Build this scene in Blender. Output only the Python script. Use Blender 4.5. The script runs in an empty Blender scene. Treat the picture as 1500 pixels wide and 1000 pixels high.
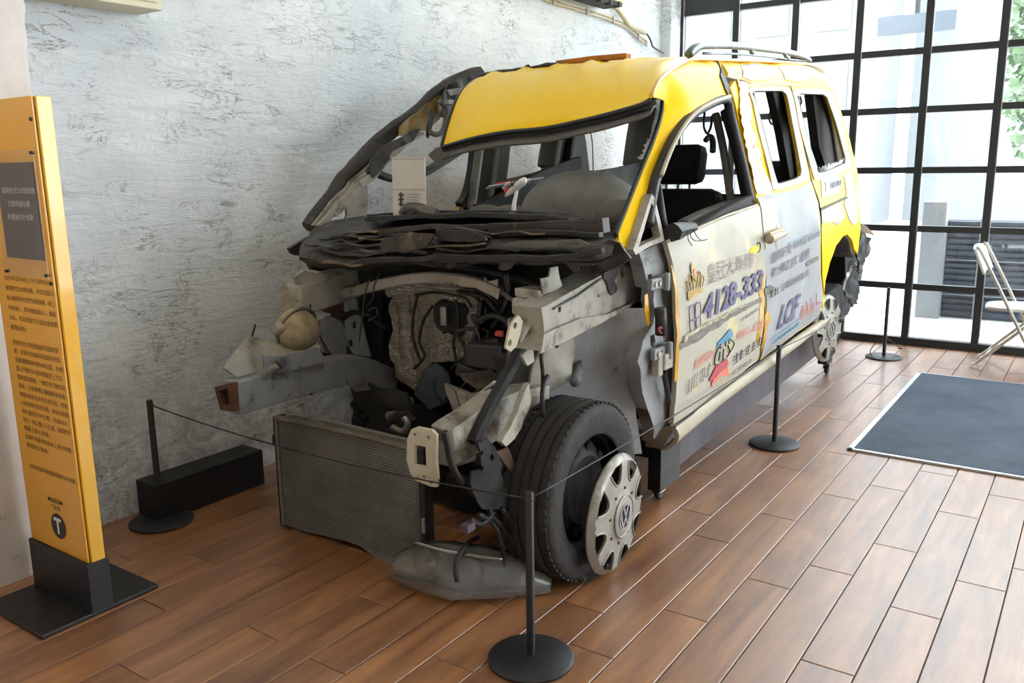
import bpy, bmesh, math, random
from mathutils import Vector, Matrix, noise
from mathutils.geometry import delaunay_2d_cdt
random.seed(7)
SC=bpy.context.scene; COL=SC.collection
# ---------------------------------------------------------------- camera
def R_cam(yaw,pitch,roll):
    f=Vector((-math.sin(yaw)*math.cos(pitch),math.cos(yaw)*math.cos(pitch),-math.sin(pitch)))
    r=Vector((math.cos(yaw),math.sin(yaw),0)); u=r.cross(f)
    return r*math.cos(roll)+u*math.sin(roll), u*math.cos(roll)-r*math.sin(roll), f
r_,u_,f_=R_cam(0.608535,0.201936,-0.014149)
cd=bpy.data.cameras.new('camera'); cam=bpy.data.objects.new('camera',cd); COL.objects.link(cam)
M=Matrix((r_,u_,-f_)).transposed().to_4x4(); M.translation=(0,0,1.41); cam.matrix_world=M
cd.sensor_width=36; cd.lens=36*1248.06/1500; cd.clip_start=.02
SC.camera=cam
# ---------------------------------------------------------------- world, light, exposure
SC.view_settings.view_transform='Standard'; SC.view_settings.look='None'
SC.view_settings.gamma=1; SC.view_settings.use_curve_mapping=False
SC.view_settings.exposure=0.52
W=bpy.data.worlds.new('overcast_sky'); SC.world=W; W.use_nodes=True
bg=W.node_tree.nodes['Background']; bg.inputs[0].default_value=(0.90,0.95,1.0,1); bg.inputs[1].default_value=7
def area(name,loc,rot,sx,sy,power,color):
    l=bpy.data.lights.new(name,'AREA'); l.shape='RECTANGLE'; l.size=sx; l.size_y=sy; l.energy=power; l.color=color
    o=bpy.data.objects.new(name,l); COL.objects.link(o); o.location=loc; o.rotation_euler=rot; return o
area('ceiling_lamp',(-0.6,0.4,4.2),(0,0,0),.6,.6,24,(1.0,.84,.66))
# ---------------------------------------------------------------- helpers
OFF={}
def off(p): return OFF.get(p.name,Vector((0,0,0))) if p else Vector((0,0,0))
def tag(o,label=None,cat=None,group=None,kind=None):
    if label: o['label']=label
    if cat: o['category']=cat
    if group: o['group']=group
    if kind: o['kind']=kind
    return o
def thing(name,loc,label,cat,group=None):
    o=bpy.data.objects.new(name,None); COL.objects.link(o); o.location=loc; o.empty_display_size=.1
    OFF[o.name]=Vector(loc); return tag(o,label,cat,group)
class MB:
    def __init__(s): s.v=[]; s.f=[]
    def add(s,vs,fs):
        n=len(s.v); s.v+= [Vector(v) for v in vs]; s.f+=[tuple(i+n for i in f) for f in fs]; return s
    def box(s,c,d,rot=None,taper=1):
        c=Vector(c); hx,hy,hz=d[0]/2,d[1]/2,d[2]/2
        vs=[Vector((x*hx*(taper if z>0 else 1),y*hy*(taper if z>0 else 1),z*hz)) for z in(-1,1) for y in(-1,1) for x in(-1,1)]
        if rot: vs=[rot@v for v in vs]
        return s.add([v+c for v in vs],[(0,2,3,1),(4,5,7,6),(0,1,5,4),(2,6,7,3),(0,4,6,2),(1,3,7,5)])
    def tube(s,pts,r,n=8,smooth=0,cap=True):
        pts=[Vector(p) for p in pts]
        if smooth and len(pts)>2: pts=catmull(pts,smooth)
        m=len(pts); rr=r if isinstance(r,(list,tuple)) else [r]*m
        if len(rr)!=m: rr=[rr[0]+(rr[-1]-rr[0])*i/(m-1) for i in range(m)]
        t0=(pts[1]-pts[0]).normalized(); a=t0.orthogonal().normalized(); vs=[]
        for i,p in enumerate(pts):
            t=(pts[min(i+1,m-1)]-pts[max(i-1,0)]).normalized()
            a=(a-t*a.dot(t)); a=a.normalized() if a.length>1e-6 else t.orthogonal().normalized(); b=t.cross(a)
            vs+=[p+(a*math.cos(2*math.pi*k/n)+b*math.sin(2*math.pi*k/n))*rr[i] for k in range(n)]
        fs=[(i*n+k,i*n+(k+1)%n,(i+1)*n+(k+1)%n,(i+1)*n+k) for i in range(m-1) for k in range(n)]
        if cap: fs+=[tuple(range(n))[::-1],tuple((m-1)*n+k for k in range(n))]
        return s.add(vs,fs)
    def beam(s,pts,w,h,up=(0,0,1),smooth=0):
        pts=[Vector(p) for p in pts]
        if smooth: pts=catmull(pts,smooth)
        m=len(pts); up=Vector(up); vs=[]
        for i,p in enumerate(pts):
            t=(pts[min(i+1,m-1)]-pts[max(i-1,0)]).normalized(); a=t.cross(up).normalized(); b=a.cross(t)
            ww=w if not isinstance(w,(list,tuple)) else w[0]+(w[1]-w[0])*i/(m-1)
            hh=h if not isinstance(h,(list,tuple)) else h[0]+(h[1]-h[0])*i/(m-1)
            vs+=[p+a*x*ww/2+b*y*hh/2 for x,y in((-1,-1),(1,-1),(1,1),(-1,1))]
        fs=[(i*4+k,i*4+(k+1)%4,(i+1)*4+(k+1)%4,(i+1)*4+k) for i in range(m-1) for k in range(4)]
        return s.add(vs,fs+[(3,2,1,0),tuple((m-1)*4+k for k in range(4))])
    def lathe(s,prof,c,axis=(0,0,1),n=32,closed=False):
        c=Vector(c); ax=Vector(axis).normalized(); a=ax.orthogonal().normalized(); b=ax.cross(a); m=len(prof)
        vs=[c+ax*z+(a*math.cos(2*math.pi*k/n)+b*math.sin(2*math.pi*k/n))*max(r,1e-5) for r,z in prof for k in range(n)]
        mm=m if closed else m-1
        return s.add(vs,[(i*n+k,i*n+(k+1)%n,((i+1)%m)*n+(k+1)%n,((i+1)%m)*n+k) for i in range(mm) for k in range(n)])
    def ball(s,c,r,n=12,sc=(1,1,1)):
        prof=[(math.sin(math.pi*i/n),-math.cos(math.pi*i/n)) for i in range(n+1)]
        k=len(s.v); s.lathe(prof,(0,0,0),(0,0,1),n*2)
        for i in range(k,len(s.v)): v=s.v[i]; s.v[i]=Vector((c[0]+v.x*r*sc[0],c[1]+v.y*r*sc[1],c[2]+v.z*r*sc[2]))
        return s
    def grid(s,rows,thick=0,nrm=None):
        n=len(rows[0]); m=len(rows); vs=[Vector(p) for r in rows for p in r]
        fs=[(i*n+k,i*n+k+1,(i+1)*n+k+1,(i+1)*n+k) for i in range(m-1) for k in range(n-1)]
        if thick:
            o=Vector(nrm)*thick; q=len(vs); vs+= [v+o for v in vs]; fs2=[tuple(i+q for i in f[::-1]) for f in fs]
            rim=[i for i in range(n)]+[i*n+n-1 for i in range(1,m)]+[(m-1)*n+k for k in range(n-2,-1,-1)]+[i*n for i in range(m-2,0,-1)]
            fs=fs+fs2+[(rim[(i+1)%len(rim)],rim[i],rim[i]+q,rim[(i+1)%len(rim)]+q) for i in range(len(rim))]
        return s.add(vs,fs)
    def crumple(s,amp,freq=6,seed=0,k0=0):
        for i in range(k0,len(s.v)):
            v=s.v[i]; s.v[i]=v+noise.noise_vector(v*freq+Vector((seed*3.1,seed*1.7,seed)))*amp
        return s
    def rot(s,c,R,k0=0):
        c=Vector(c)
        for i in range(k0,len(s.v)): s.v[i]=c+R@(s.v[i]-c)
        return s
def catmull(p,k):
    q=[p[0]]+list(p)+[p[-1]]; out=[]
    for i in range(1,len(q)-2):
        for j in range(k):
            t=j/k; a,b,c,d=q[i-1],q[i],q[i+1],q[i+2]
            out.append(.5*((2*b)+(c-a)*t+(2*a-5*b+4*c-d)*t*t+(3*b-a-3*c+d)*t**3))
    return out+[p[-1]]
def mk(name,mb,mat,parent=None,smooth=False,bevel=0,label=None,wn=False):
    me=bpy.data.meshes.new(name); o_=off(parent)
    me.from_pydata([tuple(v-o_) for v in mb.v],[],mb.f); me.update()
    bm=bmesh.new(); bm.from_mesh(me); bmesh.ops.recalc_face_normals(bm,faces=bm.faces); bm.to_mesh(me); bm.free()
    if smooth:
        for p in me.polygons: p.use_smooth=True
        if smooth!='all':
            try: me.set_sharp_from_angle(angle=math.radians(smooth if smooth is not True else 40))
            except Exception: pass
    o=bpy.data.objects.new(name,me); COL.objects.link(o); me.materials.append(mat)
    if parent: o.parent=parent; OFF[o.name]=o_
    if bevel:
        b=o.modifiers.new('bevel','BEVEL'); b.width=bevel; b.segments=2; b.limit_method='ANGLE'; b.angle_limit=math.radians(40)
    if label: o['label']=label
    return o
def inpoly(x,y,P):
    c=False; n=len(P)
    for i in range(n):
        x1,y1=P[i]; x2,y2=P[i-1]
        if (y1>y)!=(y2>y) and x<(x2-x1)*(y-y1)/(y2-y1)+x1: c=not c
    return c
def resample(L,step,closed=True,jit=0,seed=0):
    out=[]; n=len(L)
    for i in range(n if closed else n-1):
        a,b=Vector(L[i]),Vector(L[(i+1)%n]); k=max(1,int((b-a).length/step))
        for j in range(k):
            p=a.lerp(b,j/k)
            if jit: p=p+noise.noise_vector(p*40+Vector((seed,0,0)))*jit
            out.append(p)
    if not closed: out.append(Vector(L[-1]))
    return out
def sheet(loop,holes=(),thick=.004,step=.04,amp=0,freq=5,seed=0,surf=None,face=None,torn=0,mb=None):
    """a piece of sheet metal bounded by a 3-D loop, with holes, thickness and dents"""
    loop=[Vector(p) for p in loop]; holes=[[Vector(p) for p in h] for h in holes]
    n=Vector((0,0,0))
    for i,a in enumerate(loop):
        b=loop[(i+1)%len(loop)]; n+=Vector(((a.y-b.y)*(a.z+b.z),(a.z-b.z)*(a.x+b.x),(a.x-b.x)*(a.y+b.y)))
    n.normalize()
    if face is not None and n.dot(Vector(face))<0: n=-n
    if surf and face is not None: n=Vector(face).normalized()
    c=sum(loop,Vector())/len(loop)
    U=(Vector((0,1,0))-n*n.y) if abs(n.y)<.8 else (Vector((1,0,0))-n*n.x); U.normalize(); V=n.cross(U)
    B=resample(loop,step,jit=torn,seed=seed); HB=[resample(h,step,jit=torn,seed=seed+5) for h in holes]
    to2=lambda p:((p-c).dot(U),(p-c).dot(V))
    vin=[];ed=[]; base=[]
    for L in [B]+HB:
        k=len(vin); vin+=[to2(p) for p in L]; base+=L; ed+=[(k+i,k+(i+1)%len(L)) for i in range(len(L))]
    P2=[to2(p) for p in B]; H2=[[to2(p) for p in h] for h in HB]
    x0=min(p[0] for p in P2);x1=max(p[0] for p in P2);y0=min(p[1] for p in P2);y1=max(p[1] for p in P2)
    nx=int((x1-x0)/step); ny=int((y1-y0)/step); bset=vin[:]
    for i in range(1,nx+1):
        for j in range(1,ny+1):
            x=x0+i*step+(step*.5 if j%2 else 0); y=y0+j*step
            if inpoly(x,y,P2) and not any(inpoly(x,y,h) for h in H2) and min((x-q[0])**2+(y-q[1])**2 for q in bset)>(step*.45)**2: vin.append((x,y))
    vo,eo,fo,_,_,_=delaunay_2d_cdt([Vector(p) for p in vin],ed,[],0,1e-5)
    D=[(p-c).dot(n) for p in base]; nb=len(base)
    pts=[]
    for p in vo:
        if surf: q=surf(c+U*p.x+V*p.y)
        else:
            sw=sd=0
            for i in range(nb):
                w=1/((p.x-vin[i][0])**2+(p.y-vin[i][1])**2+1e-7)**1.2; sw+=w; sd+=w*D[i]
            q=c+U*p.x+V*p.y+n*(sd/sw)
        if amp: q=q+n*amp*(noise.noise(q*freq+Vector((seed,0,0)))+.5*noise.noise(q*freq*2.3+Vector((0,seed,0))))
        pts.append(q)
    tris=[]
    for f in fo:
        m=sum((vo[i] for i in f),Vector((0,0)))/len(f)
        if inpoly(m.x,m.y,P2) and not any(inpoly(m.x,m.y,h) for h in H2): tris.append(tuple(f))
    mb=mb or MB(); k=len(pts); cnt={}
    for f in tris:
        for i in range(len(f)):
            e=(f[i],f[(i+1)%len(f)]); cnt[e]=1
    rim=[e for e in cnt if (e[1],e[0]) not in cnt]
    fs=list(tris)+[tuple(i+k for i in f[::-1]) for f in tris]+[(b,a,a+k,b+k) for a,b in rim]
    used=sorted({i for f in fs for i in f}); mp={u:i for i,u in enumerate(used)}
    allp=pts+[p-n*thick for p in pts]
    return mb.add([allp[i] for i in used],[tuple(mp[i] for i in f) for f in fs])
XS=[(.28,-1.40),(.33,-1.36),(.40,-1.33),(.48,-1.31),(.7,-1.295),(.95,-1.295),(1.13,-1.305),(1.2,-1.32),(1.6,-1.42),(1.67,-1.45),(1.74,-1.50),(1.79,-1.57),(1.815,-1.66),(1.835,-2.15)]
def xs(h):
    if h<=XS[0][0]: return XS[0][1]
    for (a,b),(c,d) in zip(XS,XS[1:]):
        if h<=c:
            return b+(d-b)*(h-a)/(c-a)
    return -2.15
def dent(y,z): # shared dents of the damaged left flank
    a=noise.noise(Vector((y*4.2,z*5,1.3)))*.007+noise.noise(Vector((y*9,z*11,4)))*.003
    return a if z<1.45 else a*.25
def side(o=0,dents=1):
    return lambda p: Vector((xs(p.z-.0765*(p.y-2.82))+o+(dent(p.y,p.z) if dents else 0),p.y,p.z))
# ---------------------------------------------------------------- materials
def node_mat(name):
    m=bpy.data.materials.new(name); m.use_nodes=True; nt=m.node_tree
    return m,nt,nt.nodes['Principled BSDF'],nt.nodes,nt.links
def mat(name,c1,c2=None,scale=6,rough=.5,metal=0,bump=0,bscale=40,stain=None,sscale=3,sthr=.55,clear=0,rvar=.1,spec=.5,trans=0,stretch=None,detail=6,ssoft=.08,bdist=.01,ior=1.5):
    m,nt,b,N,L=node_mat(name); b.inputs['Roughness'].default_value=rough; b.inputs['Metallic'].default_value=metal
    b.inputs['Specular IOR Level'].default_value=spec; b.inputs['IOR'].default_value=ior
    if clear: b.inputs['Coat Weight'].default_value=clear; b.inputs['Coat Roughness'].default_value=.06
    if trans: b.inputs['Transmission Weight'].default_value=trans
    tc=N.new('ShaderNodeTexCoord'); vec=tc.outputs['Object']
    if stretch:
        mp=N.new('ShaderNodeMapping'); mp.inputs['Scale'].default_value=stretch; L.new(vec,mp.inputs[0]); vec=mp.outputs[0]
    c2=c2 or tuple(x*.8 for x in c1)
    n=N.new('ShaderNodeTexNoise'); n.inputs['Scale'].default_value=scale; n.inputs['Detail'].default_value=detail; n.inputs['Roughness'].default_value=.65; L.new(vec,n.inputs['Vector'])
    r=N.new('ShaderNodeValToRGB'); r.color_ramp.elements[0].position=.35; r.color_ramp.elements[1].position=.68
    r.color_ramp.elements[0].color=(*c1,1); r.color_ramp.elements[1].color=(*c2,1); L.new(n.outputs['Fac'],r.inputs[0]); col=r.outputs[0]
    if stain:
        n2=N.new('ShaderNodeTexNoise'); n2.inputs['Scale'].default_value=sscale; n2.inputs['Detail'].default_value=8; n2.inputs['Roughness'].default_value=.7; L.new(vec,n2.inputs['Vector'])
        r2=N.new('ShaderNodeValToRGB'); r2.color_ramp.elements[0].position=sthr; r2.color_ramp.elements[1].position=sthr+ssoft; L.new(n2.outputs['Fac'],r2.inputs[0])
        mx=N.new('ShaderNodeMixRGB'); L.new(r2.outputs[0],mx.inputs[0]); L.new(col,mx.inputs[1]); mx.inputs[2].default_value=(*stain,1); col=mx.outputs[0]
    L.new(col,b.inputs['Base Color'])
    if rvar:
        mr=N.new('ShaderNodeMapRange'); mr.inputs['To Min'].default_value=max(.02,rough-rvar); mr.inputs['To Max'].default_value=min(1,rough+rvar); L.new(n.outputs['Fac'],mr.inputs['Value']); L.new(mr.outputs[0],b.inputs['Roughness'])
    if bump:
        n3=N.new('ShaderNodeTexNoise'); n3.inputs['Scale'].default_value=bscale; n3.inputs['Detail'].default_value=5; L.new(vec,n3.inputs['Vector'])
        bp=N.new('ShaderNodeBump'); bp.inputs['Strength'].default_value=bump; bp.inputs['Distance'].default_value=bdist; L.new(n3.outputs['Fac'],bp.inputs['Height']); L.new(bp.outputs[0],b.inputs['Normal'])
    return m
def lin(r,g,b): return tuple(((c/255)/12.92 if c/255<=.04045 else ((c/255+.055)/1.055)**2.4) for c in (r,g,b))
M_yellow=mat('yellow_paint',lin(255,212,10),lin(252,204,8),3,.32,0,.06,4,rvar=.06,bdist=.02,spec=.5,ior=1.25)
M_yellow_dirty=mat('dirty_yellow_paint',lin(214,160,10),lin(196,140,12),3,.3,0,.05,6,clear=.4,stain=lin(120,95,40),sscale=5,sthr=.62)
M_cream=mat('cream_film',lin(190,186,170),lin(177,173,157),3,.3,0,.1,5,stain=lin(226,208,140),sscale=4,sthr=.58,ssoft=.15,rvar=.06,bdist=.02,spec=.5,ior=1.22)
M_white=mat('white_film',lin(172,174,176),lin(158,160,162),4,.4,0,.06,6,bdist=.02,spec=.5,ior=1.22)
M_ivory=mat('ivory_paint',lin(190,184,164),lin(174,166,142),5,.4,0,.05,20,ior=1.25,stain=lin(110,90,60),sscale=14,sthr=.68)
M_primer=mat('bare_white_body',lin(166,162,150),lin(134,128,114),6,.5,.0,.15,30,stain=lin(84,72,58),sscale=6,sthr=.53,ssoft=.12)
M_primer_grey=mat('grey_body_metal',lin(150,152,152),lin(120,122,122),5,.5,.15,.15,25,stain=lin(60,56,50),sscale=5,sthr=.58,ssoft=.12)
M_silver=mat('dull_silver',lin(172,170,164),lin(140,136,128),8,.38,.6,.1,40,stain=lin(90,80,66),sscale=9,sthr=.6)
M_soot=mat('sooty_black_panel',lin(60,53,46),lin(32,29,26),6,.55,0,.5,24,stain=lin(118,104,84),sscale=5,sthr=.57,ssoft=.14)
M_black=mat('black_plastic',lin(34,34,35),lin(24,24,25),12,.5,0,.15,60)
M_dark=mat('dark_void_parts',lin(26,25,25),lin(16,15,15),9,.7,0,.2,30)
M_rubber=mat('rubber',lin(44,42,39),lin(34,32,30),14,.75,0,.3,60,stain=lin(74,66,54),sscale=4,sthr=.6,ssoft=.2)
M_rust=mat('rust',lin(96,58,40),lin(58,36,26),14,.85,0,.5,40)
M_scrape=mat('scraped_metal',lin(128,122,112),lin(86,80,72),12,.5,.5,.5,50,stretch=(3,1,6))
M_grey_trim=mat('grey_interior_trim',lin(104,101,94),lin(86,83,77),6,.8,0,.1,60)
M_dark_trim=mat('dark_interior_trim',lin(46,44,42),lin(34,32,31),6,.75,0,.1,60)
M_seat=mat('black_seat_fabric',lin(40,38,38),lin(28,27,27),30,.9,0,.3,160)
M_dash=mat('grey_dashboard',lin(112,112,106),lin(96,96,91),10,.7,0,.12,120)
M_purple=mat('purple_lettering',lin(72,66,112),lin(88,82,124),20,.4,0)
M_ink=mat('dark_lettering',lin(56,54,60),lin(70,68,74),30,.5,0)
M_red=mat('red_lettering',lin(206,110,96),lin(214,130,110),30,.45,0)
M_gold=mat('gold_print',lin(190,160,86),lin(160,130,60),30,.4,.2)
M_blue=mat('blue_print',lin(92,150,178),lin(70,120,160),20,.4,0)
M_crimson=mat('crimson_print',lin(180,70,84),lin(196,92,90),20,.4,0)
M_salmon=mat('salmon_print',lin(232,140,110),lin(226,120,100),20,.4,0)
M_iron=mat('black_powder_coat',lin(30,31,33),lin(24,25,27),20,.45,0,.1,200)
M_frame=mat('black_window_frame',lin(56,58,60),lin(48,50,52),10,.45,.1)  # frame black lifted to grey, carrying the window haze in its colour
M_dolly=mat('grey_painted_steel',lin(78,74,80),lin(66,63,68),6,.4,.2,.05,60)
M_chrome=mat('worn_chrome',lin(190,190,190),lin(160,160,160),20,.25,.9)
M_hub=mat('silver_hub_cap',lin(158,154,144),lin(136,132,122),7,.4,.35,.05,60,stain=lin(110,92,66),sscale=12,sthr=.62)
M_headlight_in=mat('headlamp_reflector',lin(150,148,142),lin(120,116,108),8,.2,.8)
# ---------------------------------------------------------------- special materials
def plaster():
    m,nt,b,N,L=node_mat('whitewashed_plaster'); b.inputs['Roughness'].default_value=.82
    tc=N.new('ShaderNodeTexCoord'); V=tc.outputs['Object']
    def nz(s,d=8,ro=.6,vec=None,dist=0):
        n=N.new('ShaderNodeTexNoise'); n.inputs['Scale'].default_value=s; n.inputs['Detail'].default_value=d; n.inputs['Roughness'].default_value=ro; n.inputs['Distortion'].default_value=dist; L.new(vec or V,n.inputs['Vector']); return n.outputs['Fac']
    def ramp(f,a,bb,c0=(0,0,0),c1=(1,1,1)):
        r=N.new('ShaderNodeValToRGB'); r.color_ramp.elements[0].position=a; r.color_ramp.elements[1].position=bb; r.color_ramp.elements[0].color=(*c0,1); r.color_ramp.elements[1].color=(*c1,1); L.new(f,r.inputs[0]); return r.outputs[0]
    def mix(f,a,c,fac=None):
        x=N.new('ShaderNodeMixRGB'); 
        if f is not None: L.new(f,x.inputs[0])
        L.new(a,x.inputs[1])
        if isinstance(c,tuple): x.inputs[2].default_value=(*c,1)
        else: L.new(c,x.inputs[2])
        return x.outputs[0]
    base=ramp(nz(1.3,6),.3,.7,lin(218,228,234),lin(242,246,246))
    mp=N.new('ShaderNodeMapping'); mp.inputs['Scale'].default_value=(1,1,4.5); mp.inputs['Rotation'].default_value=(math.radians(8),0,0); L.new(V,mp.inputs[0])
    st=nz(5,10,.72,mp.outputs[0],1.2)                      # trowel ridges
    big=nz(2.2,5,.5)
    # thin grime caught in the ridges, in patches
    line=ramp(st,.37,.43,(1,1,1),(0,0,0)); patch=ramp(big,.46,.62)
    mul=N.new('ShaderNodeMath'); mul.operation='MULTIPLY'; L.new(line,mul.inputs[0]); L.new(patch,mul.inputs[1])
    m2=N.new('ShaderNodeMath'); m2.operation='MULTIPLY'; L.new(mul.outputs[0],m2.inputs[0]); m2.inputs[1].default_value=.5
    col=mix(m2.outputs[0],base,lin(104,106,102))
    def crack(scale,vec,wid,lo,hi,seedscale,amt,colr,col):
        n=nz(scale,6,.62,vec,1.6); s_=N.new('ShaderNodeMath'); s_.operation='SUBTRACT'; L.new(n,s_.inputs[0]); s_.inputs[1].default_value=.5
        a_=N.new('ShaderNodeMath'); a_.operation='ABSOLUTE'; L.new(s_.outputs[0],a_.inputs[0])
        ln=ramp(a_.outputs[0],wid*.3,wid,(1,1,1),(0,0,0)); pt=ramp(nz(seedscale,4,.55),lo,hi)
        k=N.new('ShaderNodeMath'); k.operation='MULTIPLY'; L.new(ln,k.inputs[0]); L.new(pt,k.inputs[1])
        k2=N.new('ShaderNodeMath'); k2.operation='MULTIPLY'; L.new(k.outputs[0],k2.inputs[0]); k2.inputs[1].default_value=amt
        return mix(k2.outputs[0],col,colr)
    col=crack(3.2,mp.outputs[0],.016,.48,.60,3.1,.75,lin(96,98,94),col)
    col=crack(6.5,V,.014,.54,.64,4.3,.6,lin(110,112,106),col)
    # dirt splashed up from the floor
    sx=N.new('ShaderNodeSeparateXYZ'); L.new(V,sx.inputs[0])
    mr=N.new('ShaderNodeMapRange'); mr.inputs['From Min'].default_value=.75; mr.inputs['From Max'].default_value=0; L.new(sx.outputs['Z'],mr.inputs['Value'])
    ad=N.new('ShaderNodeMath'); ad.operation='MULTIPLY'; L.new(mr.outputs[0],ad.inputs[0]); L.new(ramp(nz(9,9,.75,None,.6),.42,.62),ad.inputs[1])
    a2=N.new('ShaderNodeMath'); a2.operation='MULTIPLY'; L.new(ad.outputs[0],a2.inputs[0]); a2.inputs[1].default_value=.75
    col=mix(a2.outputs[0],col,lin(92,84,74)); L.new(col,b.inputs['Base Color'])
    h=N.new('ShaderNodeMath'); h.operation='ADD'; L.new(st,h.inputs[0])
    h2=N.new('ShaderNodeMath'); h2.operation='MULTIPLY'; L.new(nz(28,6,.6),h2.inputs[0]); h2.inputs[1].default_value=.35; L.new(h2.outputs[0],h.inputs[1])
    bp=N.new('ShaderNodeBump'); bp.inputs['Strength'].default_value=.7; bp.inputs['Distance'].default_value=.035; L.new(h.outputs[0],bp.inputs['Height']); L.new(bp.outputs[0],b.inputs['Normal'])
    return m
M_plaster=plaster()
def plank_mat():
    m,nt,b,N,L=node_mat('wood_look_plank')
    tc=N.new('ShaderNodeTexCoord'); oi=N.new('ShaderNodeObjectInfo')
    ad=N.new('ShaderNodeVectorMath'); ad.operation='ADD'; L.new(tc.outputs['Object'],ad.inputs[0])
    cm=N.new('ShaderNodeCombineXYZ'); ml=N.new('ShaderNodeMath'); ml.operation='MULTIPLY'; ml.inputs[1].default_value=37; L.new(oi.outputs['Random'],ml.inputs[0]); L.new(ml.outputs[0],cm.inputs[2]); L.new(cm.outputs[0],ad.inputs[1])
    mp=N.new('ShaderNodeMapping'); mp.inputs['Scale'].default_value=(9,1.1,1); L.new(ad.outputs[0],mp.inputs[0])
    n=N.new('ShaderNodeTexNoise'); n.inputs['Scale'].default_value=1.6; n.inputs['Detail'].default_value=7; n.inputs['Roughness'].default_value=.6; n.inputs['Distortion'].default_value=.5; L.new(mp.outputs[0],n.inputs['Vector'])
    r=N.new('ShaderNodeValToRGB'); r.color_ramp.elements[0].position=.3; r.color_ramp.elements[1].position=.72
    r.color_ramp.elements[0].color=(*lin(106,66,40),1); r.color_ramp.elements[1].color=(*lin(172,120,74),1); L.new(n.outputs['Fac'],r.inputs[0])
    n2=N.new('ShaderNodeTexNoise'); n2.inputs['Scale'].default_value=3.2; n2.inputs['Detail'].default_value=4; L.new(ad.outputs[0],n2.inputs['Vector'])
    hs=N.new('ShaderNodeHueSaturation'); L.new(r.outputs[0],hs.inputs['Color'])
    mr=N.new('ShaderNodeMapRange'); mr.inputs['To Min'].default_value=.82; mr.inputs['To Max'].default_value=1.12; L.new(oi.outputs['Random'],mr.inputs['Value']); L.new(mr.outputs[0],hs.inputs['Value'])
    mx=N.new('ShaderNodeMixRGB'); mx.blend_type='MULTIPLY'; L.new(hs.outputs[0],mx.inputs[1]); mx.inputs[2].default_value=(.72,.66,.62,1)
    r2=N.new('ShaderNodeValToRGB'); r2.color_ramp.elements[0].position=.52; r2.color_ramp.elements[1].position=.75; L.new(n2.outputs['Fac'],r2.inputs[0]); L.new(r2.outputs[0],mx.inputs[0])
    L.new(mx.outputs[0],b.inputs['Base Color']); b.inputs['Roughness'].default_value=.38; b.inputs['Specular IOR Level'].default_value=.9; b.inputs['Coat Weight'].default_value=.6; b.inputs['Coat Roughness'].default_value=.4
    mp2=N.new('ShaderNodeMapping'); mp2.inputs['Scale'].default_value=(60,5,1); L.new(ad.outputs[0],mp2.inputs[0])
    n3=N.new('ShaderNodeTexNoise'); n3.inputs['Scale'].default_value=2; n3.inputs['Detail'].default_value=4; L.new(mp2.outputs[0],n3.inputs['Vector'])
    bp=N.new('ShaderNodeBump'); bp.inputs['Strength'].default_value=.12; bp.inputs['Distance'].default_value=.004; L.new(n3.outputs['Fac'],bp.inputs['Height']); L.new(bp.outputs[0],b.inputs['Normal'])
    return m
M_plank=plank_mat()
def glass_mat(name,tint=(1,1,1),dust=.03,gl=.1,rough=.02):
    m=bpy.data.materials.new(name); m.use_nodes=True; nt=m.node_tree; N=nt.nodes; L=nt.links; N.clear()
    o=N.new('ShaderNodeOutputMaterial'); t=N.new('ShaderNodeBsdfTransparent'); t.inputs[0].default_value=(*tint,1)
    g=N.new('ShaderNodeBsdfGlossy'); g.inputs['Roughness'].default_value=rough; lw=N.new('ShaderNodeLayerWeight'); lw.inputs[0].default_value=.5
    pw=N.new('ShaderNodeMath'); pw.operation='POWER'; L.new(lw.outputs['Facing'],pw.inputs[0]); pw.inputs[1].default_value=5
    fr=N.new('ShaderNodeMath'); fr.operation='MULTIPLY_ADD'; L.new(pw.outputs[0],fr.inputs[0]); fr.inputs[1].default_value=.9; fr.inputs[2].default_value=.035
    m1=N.new('ShaderNodeMixShader'); L.new(fr.outputs[0],m1.inputs[0]); L.new(t.outputs[0],m1.inputs[1]); L.new(g.outputs[0],m1.inputs[2])
    d=N.new('ShaderNodeBsdfDiffuse'); d.inputs[0].default_value=(.75,.78,.78,1); m2=N.new('ShaderNodeMixShader')
    tc=N.new('ShaderNodeTexCoord'); n=N.new('ShaderNodeTexNoise'); n.inputs['Scale'].default_value=5; n.inputs['Detail'].default_value=8; L.new(tc.outputs['Object'],n.inputs['Vector'])
    mr=N.new('ShaderNodeMapRange'); mr.inputs['From Min'].default_value=.35; mr.inputs['From Max'].default_value=.75; mr.inputs['To Min'].default_value=dust*.3; mr.inputs['To Max'].default_value=dust*2; L.new(n.outputs['Fac'],mr.inputs['Value'])
    L.new(mr.outputs[0],m2.inputs[0]); L.new(m1.outputs[0],m2.inputs[1]); L.new(d.outputs[0],m2.inputs[2]); L.new(m2.outputs[0],o.inputs[0]); return m
M_pane=glass_mat('dusty_window_glass',(.97,.99,.99),.04)
M_lens=glass_mat('clouded_headlamp_lens',(.78,.76,.70),.14,rough=.12)
M_acrylic=glass_mat('clear_acrylic',(.97,.97,.95),.01)
M_shard=glass_mat('broken_windscreen_glass',(.75,.9,.88),.25,rough=.1)
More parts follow.
